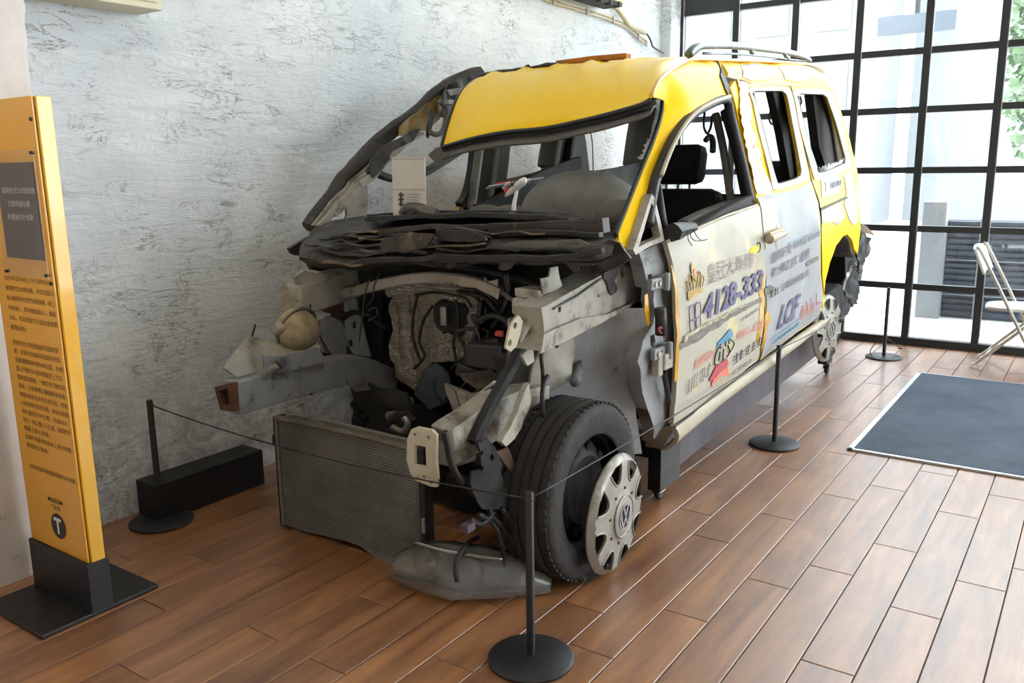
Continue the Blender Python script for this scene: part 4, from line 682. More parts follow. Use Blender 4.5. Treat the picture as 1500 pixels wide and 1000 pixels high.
P_('right_mirror_foot',sheet([(-2.900,2.472,1.078),(-2.900,2.551,1.108),(-2.900,2.599,1.125),(-2.900,2.673,1.141),(-2.900,2.797,1.111),(-2.900,2.790,1.017),(-2.900,2.691,0.954),(-2.900,2.599,0.973),(-2.900,2.553,1.039),(-2.900,2.489,1.056)],thick=.02,step=.03,amp=.04,freq=8,torn=.006),M_soot,smooth=50)
# ================================================================ cowl, scuttle, wipers, dashboard
cw=[[(-2.918,2.660,1.178),(-2.608,2.660,1.209),(-2.283,2.660,1.232),(-2.006,2.660,1.240),(-1.693,2.660,1.233),(-1.465,2.660,1.199),(-1.398,2.660,1.178)],[(-2.789,2.500,1.136),(-2.475,2.500,1.149),(-2.149,2.500,1.165),(-1.825,2.500,1.185),(-1.536,2.500,1.189),(-1.344,2.500,1.173),(-1.326,2.500,1.169)],[(-2.709,2.380,1.100),(-2.397,2.380,1.097),(-2.048,2.380,1.127),(-1.738,2.380,1.154),(-1.463,2.380,1.162),(-1.311,2.380,1.157),(-1.269,2.380,1.159)],[(-2.664,2.330,1.062),(-2.369,2.330,1.047),(-2.173,2.330,1.081),(-1.944,2.330,1.082),(-1.703,2.330,1.101),(-1.432,2.330,1.110),(-1.307,2.330,1.119),(-1.247,2.330,1.143)],[(-2.719,2.420,1.022),(-2.442,2.420,1.026),(-2.240,2.420,1.056),(-2.019,2.420,1.059),(-1.769,2.420,1.077),(-1.487,2.420,1.090),(-1.357,2.420,1.099),(-1.308,2.420,1.119)]]
rows=[]
for r in cw:
    rr_=resample([V3(p) for p in r],.01,False); rows.append([along(r,i/60) for i in range(61)])
fine=[]
for a,b in zip(rows,rows[1:]):
    for k in range(6): fine.append([p.lerp(q,k/6) for p,q in zip(a,b)])
fine.append(rows[-1])
cm=MB().grid(fine,-.006,(0,0,1))
for i,v in enumerate(cm.v): cm.v[i]=v+V3((0,noise.noise(v*6)*.012,noise.noise(v*9+V3((3,0,0)))*.014+noise.noise(v*25)*.004))
cowl=P_('cowl_panel',cm,M_soot,smooth=60)
def strip(name,px,Y,w,h,m,par,amp=.006): mk(name,MB().beam(resample(px,.05,False),w,h).crumple(amp,7,Y),m,par,bevel=.003)
strip('scuttle_grille',[(-2.482,2.570,1.208),(-2.206,2.570,1.225),(-1.938,2.570,1.238),(-1.753,2.570,1.237),(-1.557,2.570,1.231),(-1.515,2.570,1.227)],1,.10,.02,M_black,cowl)
strip('scuttle_tray',[(-1.819,2.500,1.190),(-1.620,2.500,1.201),(-1.455,2.500,1.205),(-1.357,2.500,1.217)],2,.05,.05,M_soot,cowl,.004)
strip('scuttle_tray',[(-2.362,2.500,1.164),(-2.080,2.500,1.195),(-1.819,2.500,1.200)],3,.05,.02,M_soot,cowl,.008)
strip('wiper_arm',[(-1.850,2.450,1.159),(-1.672,2.450,1.179),(-1.479,2.450,1.192),(-1.350,2.450,1.192)],4,.03,.018,M_black,cowl,.01)
strip('wiper_linkage',[(-1.992,2.400,1.170),(-1.909,2.400,1.180),(-1.812,2.400,1.171),(-1.767,2.400,1.165)],5,.03,.045,M_black,cowl,.004)
strip('bonnet_seal',[(-2.284,2.300,1.070),(-2.045,2.300,1.092),(-1.797,2.300,1.109),(-1.571,2.300,1.118),(-1.363,2.300,1.132),(-1.255,2.300,1.158)],6,.02,.02,M_rubber,cowl,.01)
strip('windscreen_lip',[(-2.549,2.620,1.218),(-2.178,2.620,1.239),(-1.848,2.620,1.247),(-1.581,2.620,1.237),(-1.403,2.620,1.199)],7,.03,.014,M_black,cowl,.004)
mk('curled_rag',MB().tube([(-2.302,2.550,1.237),(-2.286,2.550,1.259),(-2.240,2.550,1.262),(-2.188,2.550,1.250),(-2.120,2.550,1.235)],[.012,.022],8,smooth=4).crumple(.01,20),M_grey_trim,cowl,smooth=True)
mk('slot_plate',sheet([(-1.739,2.360,1.141),(-1.611,2.360,1.169),(-1.503,2.360,1.173),(-1.374,2.360,1.182),(-1.336,2.360,1.166),(-1.399,2.360,1.147),(-1.611,2.360,1.133)],[[(-1.466,2.360,1.164),(-1.379,2.360,1.171),(-1.376,2.360,1.163),(-1.463,2.360,1.155)]],thick=.006,step=.03,amp=.006,freq=10),M_grey_trim,cowl)
mk('loose_plate',sheet([(-2.174,2.300,1.158),(-2.040,2.300,1.187),(-1.915,2.300,1.184),(-1.963,2.300,1.137),(-2.077,2.300,1.113),(-2.176,2.300,1.128)],thick=.008,step=.03,amp=.02,freq=8,torn=.005),M_soot,cowl,smooth=50)
mk('loose_plate',sheet([(-1.939,2.330,1.196),(-1.788,2.330,1.200),(-1.724,2.330,1.184),(-1.716,2.330,1.168),(-1.789,2.330,1.160),(-1.842,2.330,1.163),(-1.925,2.330,1.160)],thick=.01,step=.03,amp=.008,freq=8),M_black,cowl,smooth=50)
for px in ([(-1.893,2.330,1.094),(-1.838,2.330,1.102),(-1.858,2.330,1.072),(-1.882,2.330,1.061),(-1.897,2.330,1.070)],[(-1.661,2.330,1.097),(-1.586,2.330,1.110),(-1.625,2.330,1.076),(-1.653,2.330,1.069),(-1.673,2.330,1.075)],[(-1.425,2.360,1.106),(-1.374,2.360,1.113),(-1.376,2.360,1.086),(-1.396,2.360,1.074),(-1.412,2.360,1.089)]): mk('hanging_tab',sheet(px,thick=.006,step=.03),M_soot,cowl)
mk('cowl_end_crumple',sheet([(-1.353,2.420,1.130),(-1.296,2.420,1.181),(-1.254,2.420,1.171),(-1.222,2.420,1.123),(-1.270,2.420,1.090),(-1.332,2.420,1.069)],thick=.01,step=.02,amp=.03,freq=14,torn=.004),M_soot,cowl,smooth=50)
P_('cowl_corner',sheet([V3(p) for p in [(-1.420,2.642,1.155),(-1.420,2.708,1.171),(-1.420,2.810,1.117),(-1.420,2.883,1.085),(-1.420,2.896,1.051),(-1.420,2.812,1.041),(-1.420,2.705,1.070),(-1.420,2.629,1.065)]],thick=.02,step=.02,amp=.015,freq=12),M_soot,smooth=50)
M_tan=mat('scuffed_tan_metal',lin(126,110,86),lin(70,62,52),9,.55,.1,.3,30)
random.seed(21)
for k in range(16):
    t0=random.uniform(.02,.75); t1=min(.98,t0+random.uniform(.10,.32)); w=random.uniform(.1,2.9); i0=int(w); fr_=w-i0; pts=[]
    for q in range(7):
        t=t0+(t1-t0)*q/6; pts.append(along(cw[i0],t).lerp(along(cw[i0+1],t),fr_)+V3((0,-.006,.016+.006*math.sin(q*1.7+k))))
    mk('torn_strip',MB().beam(pts,random.uniform(.012,.04),random.uniform(.004,.010)).crumple(.012,11,k),random.choice((M_soot,M_black,M_tan,M_soot)),cowl,bevel=.001)
for t0,t1,m_ in ((.1,.42,M_tan),(.5,.86,M_soot)): mk('rolled_lip',MB().tube([along(cw[3],t0+(t1-t0)*q/10)+V3((0,-.004,.004*math.sin(q*1.3))) for q in range(11)],.007,6,smooth=2).crumple(.008,12,3),m_,cowl,smooth='all')
# dashboard
dash=P_('dashboard',MB().grid([[V3((-1.42-1.45*i/20,y,z+(.012*math.sin(i*.9)))) for i in range(21)] for y,z in((2.66,1.165),(2.8,1.20),(2.95,1.21),(3.05,1.19),(3.10,1.08),(3.10,.75))],-.02,(0,0,1)),M_dark_trim,smooth='all')
cl=V3([(-1.711,2.950,1.212)][0])
mk('instrument_hood',MB().ball(cl,.27,14,(1,.7,.68)),M_dash,dash,smooth='all')
for p,r in (([(-2.107,2.850,1.217)][0],.075),([(-1.984,2.850,1.217)][0],.075),([(-1.470,2.850,1.227)][0],.1)): mk('vent_hood',MB().ball(V3(p),r,10,(1.2,.9,.6)),M_grey_trim,dash,smooth='all')
P_('steering_wheel',MB().tube([(V3((-1.72,3.18,1.16))+V3((math.cos(a)*.185,-math.sin(a)*.08,math.sin(a)*.17))) for a in [2*math.pi*k/24 for k in range(25)]],.016,8).box((-1.72,3.18,1.15),(.34,.03,.06)),M_black,smooth=True)
# seats
def seat(x,y,z,rear=False):
    s=MB(); s.box((0,0,.12),(.5,.5,.14)); b=P_('seat',MB().box((x,y,z),(.5,.52,.16)),M_seat,bevel=.05)
    bk=MB().box((x,y+.27,z+.36),(.48,.14,.62),Matrix.Rotation(-.22,3,'X')); mk('backrest',bk,M_seat,b,bevel=.05)
    mk('headrest',MB().box((x,y+.37,z+.78),(.27,.11,.19),Matrix.Rotation(-.22,3,'X')),M_seat,b,bevel=.045)
    mk('headrest_post',MB().tube([(x-.06,y+.35,z+.6),(x-.06,y+.37,z+.75)],.007,6),M_chrome,b); mk('headrest_post',MB().tube([(x+.06,y+.35,z+.6),(x+.06,y+.37,z+.75)],.007,6),M_chrome,b)
seat(-1.74,3.57,.63); seat(-1.72,5.0,.55)
# ================================================================ engine bay
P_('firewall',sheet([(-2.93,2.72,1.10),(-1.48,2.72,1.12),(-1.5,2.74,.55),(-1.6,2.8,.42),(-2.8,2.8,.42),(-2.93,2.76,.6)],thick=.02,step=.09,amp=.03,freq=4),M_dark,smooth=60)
hs=P_('heat_shield',sheet([(-2.457,2.620,0.866),(-2.427,2.620,0.915),(-2.313,2.620,0.939),(-2.172,2.620,0.943),(-2.044,2.620,0.941),(-1.985,2.620,0.902),(-1.976,2.620,0.855),(-1.996,2.620,0.738),(-2.012,2.620,0.637),(-2.102,2.620,0.643),(-2.202,2.620,0.637),(-2.240,2.620,0.609),(-2.264,2.620,0.559),(-2.289,2.620,0.497),(-2.320,2.620,0.487),(-2.372,2.620,0.516),(-2.441,2.620,0.533),(-2.460,2.620,0.609),(-2.460,2.620,0.749)],[[(-2.208,2.620,0.852),(-2.192,2.620,0.875),(-2.121,2.620,0.892),(-2.053,2.620,0.881),(-2.019,2.620,0.859),(-2.028,2.620,0.812),(-2.084,2.620,0.774),(-2.154,2.620,0.755),(-2.196,2.620,0.780)]],thick=.006,step=.018,amp=.045,freq=8,face=(0,-1,0)),M_shield,smooth=60)
for px in ([(-2.397,2.600,0.859),(-2.395,2.600,0.758),(-2.393,2.600,0.656),(-2.367,2.600,0.571)],[(-2.327,2.600,0.901),(-2.325,2.600,0.794),(-2.338,2.600,0.677),(-2.312,2.600,0.607),(-2.293,2.600,0.536)],[(-2.164,2.600,0.724),(-2.094,2.600,0.718),(-2.008,2.600,0.741)],[(-2.367,2.600,0.703),(-2.274,2.600,0.690),(-2.183,2.600,0.708)]): mk('pressed_ridge',MB().tube(px,.009,6,smooth=4),M_shield,hs,smooth='all')
mk('booster',MB().lathe([(0,-.05),(.06,-.05),(.095,-.02),(.10,.03),(.10,.06)],V3([(-2.142,2.660,0.823)][0]),(0,1,0),24),M_black,hs,smooth=True)
mk('booster_plate',MB().box(V3([(-2.126,2.580,0.834)][0]),(.028,.012,.075)),M_silver,hs,bevel=.003)
for px in ([(-2.240,2.560,0.919),(-2.266,2.560,0.833),(-2.277,2.560,0.748),(-2.252,2.560,0.671),(-2.235,2.560,0.639)],[(-2.164,2.560,0.875),(-2.216,2.560,0.810),(-2.242,2.560,0.723),(-2.216,2.560,0.664),(-2.277,2.560,0.605)],[(-2.038,2.550,0.908),(-2.027,2.550,0.828),(-2.057,2.550,0.744),(-2.046,2.550,0.663),(-2.074,2.550,0.632)],[(-2.255,2.560,0.912),(-2.140,2.560,0.931),(-2.005,2.560,0.920),(-1.973,2.560,0.885)],[(-1.925,2.500,0.949),(-1.878,2.500,0.914),(-1.890,2.500,0.849),(-1.905,2.500,0.769)]): mk('pipe',MB().tube(px,.006,6,smooth=5),M_black,hs,smooth='all')
mk('shield_fold',MB().tube([(-2.433,2.600,0.905),(-2.318,2.600,0.936),(-2.173,2.600,0.954),(-2.035,2.600,0.952),(-1.920,2.600,0.926)],.024,8,smooth=4),M_shield,hs,smooth='all')
P_('cross_brace',MB().beam([(-2.611,2.500,0.899),(-2.490,2.500,0.925),(-2.374,2.500,0.955),(-2.227,2.500,0.984),(-2.088,2.500,0.998),(-1.956,2.500,0.996),(-1.861,2.500,0.982),(-1.784,2.500,0.959)],.03,.045,smooth=3).crumple(.004,10),M_silver,bevel=.006)
mk('brace_end',sheet([(-1.854,2.500,1.017),(-1.842,2.500,1.000),(-1.795,2.500,1.013),(-1.796,2.500,0.958),(-1.846,2.500,0.965)],thick=.01,step=.03),M_silver,car)
P_('bay_pipe',MB().tube([(-1.748,2.450,0.973),(-1.675,2.450,0.937),(-1.590,2.450,0.920)],.008,6,smooth=3),M_silver)
P_('tunnel_shield',sheet([(-2.295,2.600,0.492),(-2.238,2.600,0.602),(-2.178,2.600,0.638),(-2.116,2.600,0.603),(-2.111,2.600,0.527),(-2.157,2.600,0.463),(-2.216,2.600,0.436)],thick=.01,step=.03,amp=.03,freq=6),mat('blue_grey_tin',lin(96,108,118),lin(70,78,86),6,.4,.4),smooth=60)
P_('plenum_back',sheet([(-2.788,2.680,1.002),(-2.539,2.680,1.029),(-1.421,2.680,1.084),(-1.474,2.680,0.934),(-2.030,2.680,0.891),(-2.546,2.680,0.911),(-2.799,2.680,0.863)],thick=.01,step=.08),M_dark)
P_('bulkhead_pad',sheet([(-2.695,2.660,0.842),(-2.510,2.660,0.871),(-2.513,2.660,0.616),(-2.549,2.660,0.551),(-2.669,2.660,0.614),(-2.704,2.660,0.719)],thick=.02,step=.04,amp=.02),M_dark)
P_('bulkhead_rib',sheet([(-2.692,2.600,0.851),(-2.625,2.600,0.868),(-2.565,2.600,0.682),(-2.549,2.600,0.618),(-2.651,2.600,0.618),(-2.698,2.600,0.668)],[[(-2.653,2.600,0.758),(-2.628,2.600,0.766),(-2.626,2.600,0.736),(-2.651,2.600,0.731)],[(-2.676,2.600,0.676),(-2.650,2.600,0.685),(-2.648,2.600,0.655),(-2.674,2.600,0.649)]],thick=.01,step=.03,amp=.015),M_primer_grey,smooth=50)
# engine lumps left of centre
P_('battery_tray',MB().box(V3([(-1.768,2.450,0.754)][0]),(.16,.2,.09)).crumple(.01,8),M_black,bevel=.01)
P_('orange_plug',MB().box(V3([(-1.739,2.420,0.830)][0]),(.03,.02,.02)).crumple(.006,40),mat('orange_plastic',lin(200,84,50),lin(170,66,40),20,.5),bevel=.003)
P_('ecu_box',MB().box(V3([(-1.801,2.450,0.674)][0]),(.2,.18,.05),Matrix.Rotation(.2,3,'Y')),M_black,bevel=.006)
for px in ([(-1.924,2.500,0.975),(-1.847,2.500,0.929),(-1.771,2.500,0.860),(-1.711,2.500,0.865),(-1.680,2.500,0.942)],[(-1.858,2.450,0.859),(-1.796,2.450,0.885),(-1.730,2.450,0.871),(-1.707,2.450,0.824)],[(-1.863,2.480,0.931),(-1.882,2.480,0.827),(-1.917,2.480,0.719),(-1.887,2.480,0.643)],[(-1.768,2.500,1.035),(-1.754,2.500,0.961),(-1.786,2.500,0.884),(-1.833,2.500,0.828)],[(-2.129,2.550,1.008),(-2.060,2.550,1.034),(-1.929,2.550,1.033),(-1.742,2.550,1.006),(-1.654,2.550,0.987)]): P_('hose',MB().tube(px,.012,7,smooth=5),M_black,smooth='all')
P_('steering_bracket',sheet([(-1.971,2.400,0.623),(-1.859,2.400,0.599),(-1.750,2.400,0.622),(-1.742,2.400,0.598),(-1.783,2.400,0.533),(-1.861,2.400,0.518),(-1.932,2.400,0.512)],thick=.02,step=.03,amp=.01),M_primer,smooth=50)
P_('bracket_side',sheet([(-1.958,2.380,0.629),(-1.913,2.380,0.604),(-1.890,2.380,0.529),(-1.916,2.380,0.520),(-1.953,2.380,0.591)],thick=.01,step=.03),M_silver)
P_('push_rod',MB().tube([(-1.799,2.250,0.580),(-1.637,2.250,0.705)],.006,8),M_chrome,smooth='all')
P_('rust_tangle',MB().tube([(-1.783,2.200,0.585),(-1.735,2.200,0.602),(-1.677,2.200,0.597),(-1.707,2.200,0.578),(-1.760,2.200,0.574),(-1.706,2.200,0.597)],.004,5,smooth=4).tube([(-1.629,2.100,0.620),(-1.616,2.100,0.600),(-1.636,2.100,0.573),(-1.602,2.100,0.590),(-1.590,2.100,0.622)],.003,5,smooth=4),M_rust)
# left chassis rail with bumper plate
lrail=P_('left_chassis_rail',MB().beam([(-1.610,1.935,0.571),(-1.610,1.975,0.577),(-1.610,2.074,0.593),(-1.610,2.186,0.609),(-1.610,2.305,0.601),(-1.580,2.431,0.594)],[.085,.10],[.12,.15]).crumple(.008,8,2),M_primer,bevel=.006)
plate=[(-1.722,1.905,0.588),(-1.704,1.905,0.620),(-1.681,1.905,0.631),(-1.621,1.905,0.632),(-1.603,1.905,0.618),(-1.608,1.905,0.538),(-1.603,1.905,0.478),(-1.609,1.905,0.450),(-1.634,1.905,0.447),(-1.695,1.905,0.455),(-1.714,1.905,0.473),(-1.729,1.905,0.516)]
mk('bumper_plate',sheet(plate,[[(-1.692,1.905,0.572),(-1.648,1.905,0.573),(-1.648,1.905,0.509),(-1.695,1.905,0.506)]]+[[V3(c)+V3((math.cos(a)*.006,0,math.sin(a)*.006)) for a in [2*math.pi*k/8 for k in range(8)]] for c in [(-1.690,1.905,0.605),(-1.635,1.905,0.606),(-1.683,1.905,0.464),(-1.631,1.905,0.461),(-1.658,1.905,0.473)]],thick=-.012,step=.02,face=(0,-1,0)),M_ivory,lrail,bevel=.002)
mk('crush_cone',MB().beam([(-1.610,1.934,0.556),(-1.610,1.981,0.558),(-1.610,2.037,0.560)],[.07,.09],[.10,.12]),M_silver,lrail,bevel=.004)
mk('flange_horn',sheet([(-1.500,2.052,0.575),(-1.500,2.108,0.605),(-1.500,2.155,0.650),(-1.500,2.176,0.701),(-1.500,2.227,0.724),(-1.500,2.234,0.665),(-1.500,2.193,0.617),(-1.500,2.173,0.588),(-1.500,2.126,0.566),(-1.500,2.077,0.553)],thick=.02,step=.03,amp=.01,freq=10),M_primer,lrail,smooth=50)
P_('rail_cable',MB().tube([(-1.530,1.844,0.655),(-1.530,1.855,0.615),(-1.530,1.874,0.545),(-1.530,1.917,0.478),(-1.530,1.997,0.407),(-1.530,2.068,0.337),(-1.530,2.122,0.258)],.011,8,smooth=5),M_black,smooth='all')
P_('subframe_plate',sheet([(-1.500,1.944,0.599),(-1.500,2.006,0.599),(-1.500,2.062,0.550),(-1.500,2.086,0.487),(-1.500,2.067,0.470),(-1.500,2.121,0.348),(-1.500,2.082,0.338),(-1.500,1.974,0.376),(-1.500,1.925,0.449),(-1.500,1.921,0.515),(-1.500,1.961,0.514)],[[(-1.500,1.946,0.573),(-1.500,1.970,0.572),(-1.500,1.977,0.555),(-1.500,1.956,0.552)],[(-1.500,2.015,0.535),(-1.500,2.040,0.537),(-1.500,2.050,0.516),(-1.500,2.025,0.514)],[(-1.500,1.951,0.523),(-1.500,1.972,0.521),(-1.500,1.975,0.503),(-1.500,1.954,0.505)]],thick=.008,step=.025,amp=.02,freq=9),M_dark,smooth=50)
P_('suspension_arm',MB().tube([(-1.55,2.3,.25),(-1.75,2.35,.24),(-2.0,2.45,.22)],.03,8).tube([(-1.5,2.42,.31),(-1.9,2.45,.32)],.028,8),M_dark,smooth=True)
P_('crossmember',MB().beam([(-1.5,2.7,.26),(-2.1,2.65,.24),(-2.75,2.7,.26)],.12,.09).crumple(.02,6),M_dark,bevel=.01)
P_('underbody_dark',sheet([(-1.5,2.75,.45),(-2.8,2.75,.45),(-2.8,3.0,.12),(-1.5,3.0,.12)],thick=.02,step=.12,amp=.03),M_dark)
P_('exhaust_stub',MB().tube([(-2.322,2.450,0.422),(-2.246,2.450,0.463),(-2.207,2.450,0.511)],.022,8,smooth=3).tube([(-2.258,2.400,0.402),(-2.205,2.400,0.392),(-2.174,2.400,0.425),(-2.194,2.400,0.455)],.014,8,smooth=4),M_silver,smooth='all')
for px in ([(-1.500,2.010,0.375),(-1.500,2.026,0.335),(-1.500,2.062,0.299),(-1.500,2.118,0.231),(-1.500,2.176,0.173)],[(-1.500,1.956,0.361),(-1.500,2.008,0.330),(-1.500,2.054,0.279),(-1.500,2.079,0.211)],[(-1.520,2.211,0.421),(-1.520,2.150,0.370),(-1.520,2.129,0.306),(-1.520,2.107,0.218),(-1.520,2.124,0.115)],[(-1.480,2.054,0.353),(-1.480,2.110,0.298),(-1.480,2.208,0.238),(-1.480,2.313,0.149)],[(-1.500,1.921,0.362),(-1.500,1.955,0.332),(-1.500,1.997,0.330),(-1.500,2.034,0.344)]): P_('loose_wire',MB().tube(px,.009,6,smooth=5).crumple(.006,25),M_black,smooth='all')
P_('connector',MB().box(V3([(-1.500,1.904,0.342)][0]),(.03,.04,.025)),mat('mauve_plug',lin(84,70,84),lin(64,54,64),9,.6),bevel=.003)
P_('bent_tin',sheet([(-1.500,2.062,0.535),(-1.500,2.125,0.532),(-1.500,2.151,0.486),(-1.500,2.189,0.432),(-1.500,2.173,0.413),(-1.500,2.135,0.449)],thick=.006,step=.02,amp=.01),mat('brown_tin',lin(104,80,62),lin(80,60,46),9,.6,.3))
# right chassis rail and apron remains
rrail=P_('right_chassis_rail',MB().beam([(-2.550,1.869,0.605),(-2.550,1.998,0.607),(-2.550,2.164,0.608),(-2.550,2.343,0.601),(-2.550,2.457,0.592),(-2.550,2.576,0.544),(-2.550,2.709,0.478)],.09,[.125,.12],smooth=2).crumple(.004,8,4),M_primer_grey,bevel=.006)
mk('open_rail_end',sheet([(-2.592,1.855,0.646),(-2.484,1.855,0.676),(-2.486,1.855,0.570),(-2.568,1.855,0.562)],[[(-2.566,1.855,0.637),(-2.514,1.855,0.651),(-2.514,1.855,0.588),(-2.553,1.855,0.582)]],thick=-.02,step=.03,amp=.004,freq=20,face=(0,-1,0)),M_rust,rrail)
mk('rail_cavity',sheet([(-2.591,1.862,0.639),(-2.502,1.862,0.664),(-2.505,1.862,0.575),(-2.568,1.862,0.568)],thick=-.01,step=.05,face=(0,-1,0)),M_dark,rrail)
mk('rail_bracket',sheet([(-2.500,2.388,0.578),(-2.500,2.485,0.563),(-2.500,2.543,0.521),(-2.500,2.562,0.487),(-2.500,2.441,0.505),(-2.500,2.397,0.547)],thick=.012,step=.03,amp=.01),M_primer_grey,rrail)
P_('apron_shelf',sheet([V3(p) for p in [(-2.550,1.842,0.717),(-2.550,1.890,0.758),(-2.620,2.019,0.800),(-2.660,2.077,0.780),(-2.660,2.184,0.745),(-2.660,2.252,0.725),(-2.550,2.300,0.714),(-2.550,2.304,0.674),(-2.550,2.020,0.668),(-2.550,1.896,0.666)]],[[(-2.570,2.182,0.701),(-2.570,2.235,0.704),(-2.570,2.236,0.679),(-2.570,2.187,0.675)]],thick=.008,step=.03,amp=.02,freq=7,torn=.003),M_primer,smooth=50)
P_('apron_upright',sheet([(-2.500,1.983,0.746),(-2.500,2.064,0.726),(-2.500,2.241,0.730),(-2.500,2.266,0.693),(-2.500,2.264,0.665),(-2.500,2.059,0.666),(-2.500,1.983,0.682)],[[(-2.500,1.991,0.693),(-2.500,2.011,0.710),(-2.500,2.043,0.706),(-2.500,2.060,0.684),(-2.500,2.027,0.678)]],thick=.012,step=.03,amp=.008),M_primer_grey,smooth=50)
P_('shelf_spike',MB().tube([(-2.620,2.037,0.794),(-2.620,2.057,0.838)],.004,5),M_black)
cn=V3([(-2.620,2.261,0.783)][0])
can=P_('round_canister',MB().ball(cn,.088,12,(1,1.05,1)).crumple(.01,8,1),mat('dirty_beige_plastic',lin(176,160,128),lin(128,108,78),7,.6,0,.3,20,stain=lin(96,76,52),sscale=7,sthr=.52,ssoft=.15),smooth='all')
mk('canister_strap',MB().tube([cn+V3((math.sin(a)*.03,math.cos(a)*.094,math.sin(a)*.09)) for a in [2*math.pi*k/20 for k in range(21)]],.006,6),M_grey_trim,can,smooth='all')
mk('canister_cap',MB().lathe([(.0,.03),(.022,.03),(.026,0),(.03,-.02)],cn+V3((.0,-.085,.02)),(-.2,-1,.1),12),M_primer,can,smooth=True)
P_('apron_right',MB().box(V3([(-2.660,2.432,0.916)][0]),(.12,.34,.13),Matrix.Rotation(.1,3,'X')).crumple(.018,7,5),M_primer,bevel=.012)
P_('apron_top',sheet([(-2.620,2.251,0.999),(-2.620,2.295,1.021),(-2.620,2.401,0.996),(-2.620,2.516,0.989),(-2.620,2.560,0.944),(-2.620,2.435,0.947),(-2.620,2.272,0.961)],thick=.02,step=.03,amp=.02,freq=9,torn=.006),M_primer,smooth=50)
P_('rusty_skirt',sheet([(-2.620,2.257,0.903),(-2.620,2.393,0.890),(-2.620,2.505,0.846),(-2.620,2.522,0.808),(-2.620,2.426,0.828),(-2.620,2.336,0.864)],thick=.01,step=.03,amp=.01,freq=8),M_rust,smooth=50)
P_('splash_tin',sheet([(-2.620,2.368,0.803),(-2.620,2.425,0.817),(-2.620,2.500,0.782),(-2.620,2.525,0.689),(-2.620,2.509,0.627),(-2.620,2.376,0.672),(-2.620,2.374,0.745)],thick=.01,step=.03,amp=.02,freq=8),M_primer_grey,smooth=50)
P_('apron_bracket',sheet([(-2.750,2.320,0.946),(-2.750,2.346,0.955),(-2.750,2.344,0.892),(-2.750,2.319,0.896)],thick=.03,step=.03),M_black)
for px in ([(-2.242,2.300,1.016),(-2.274,2.300,0.950),(-2.299,2.300,0.843),(-2.319,2.300,0.761)],[(-2.196,2.300,1.032),(-2.227,2.300,0.979),(-2.241,2.300,0.926),(-2.278,2.300,0.897)],[(-2.600,2.319,0.882),(-2.600,2.318,0.826),(-2.600,2.362,0.734),(-2.600,2.416,0.647)],[(-2.261,2.300,0.885),(-2.225,2.300,0.901),(-2.219,2.300,0.871),(-2.263,2.300,0.846)]): P_('stray_wire',MB().tube(px,.003,5,smooth=5),M_black)
# ================================================================ front wheel
wc=V3((-1.445,2.43,.312)); R=.312
prof=[(.20,.085),(.235,.094),(.275,.098),(.297,.092),(.307,.078),(.311,.060),(.304,.058),(.304,.052),(.312,.050),(.312,.022),(.305,.020),(.305,.014),(.313,.012),(.313,-.012),(.305,-.014),(.305,-.020),(.312,-.022),(.312,-.05),(.304,-.052),(.304,-.058),(.311,-.06),(.307,-.078),(.297,-.092),(.275,-.098),(.235,-.094),(.20,-.085)]
tm=MB().lathe(prof,wc,(1,0,0),96)
# shoulder sipes
for k in range(64):
    a=2*math.pi*k/64
    for s in (-1,1):
        c=wc+V3((s*.073,math.cos(a)*.3085,math.sin(a)*.3085)); tm.box(c,(.026,.016,.006),Matrix.Rotation(a-math.pi/2,3,'X'))
for i,v in enumerate(tm.v):
    if v.z<.02: tm.v[i]=V3((v.x+(.02 if v.x>wc.x else -.02),v.y,max(.001,.5*v.z+.008)))
wheel=P_('front_wheel',tm,M_rubber,smooth=50)
rm=MB().lathe([(.205,.088),(.203,.06),(.19,.05),(.188,.0),(.17,.02),(.12,.055),(.08,.045),(.0,.045)],wc,(1,0,0),48)
mk('steel_rim',rm,M_dark,wheel,smooth=True)
for k in range(10):
    a=2*math.pi*k/10; mk('rim_hole',MB().lathe([(0,.0),(.02,.0),(.022,-.01)],wc+V3((.045,math.cos(a)*.145,math.sin(a)*.145)),(1,0,0),12),mat('hole_black',(.004,.004,.004),None,3,.9) if k==0 else bpy.data.materials['hole_black'],wheel)
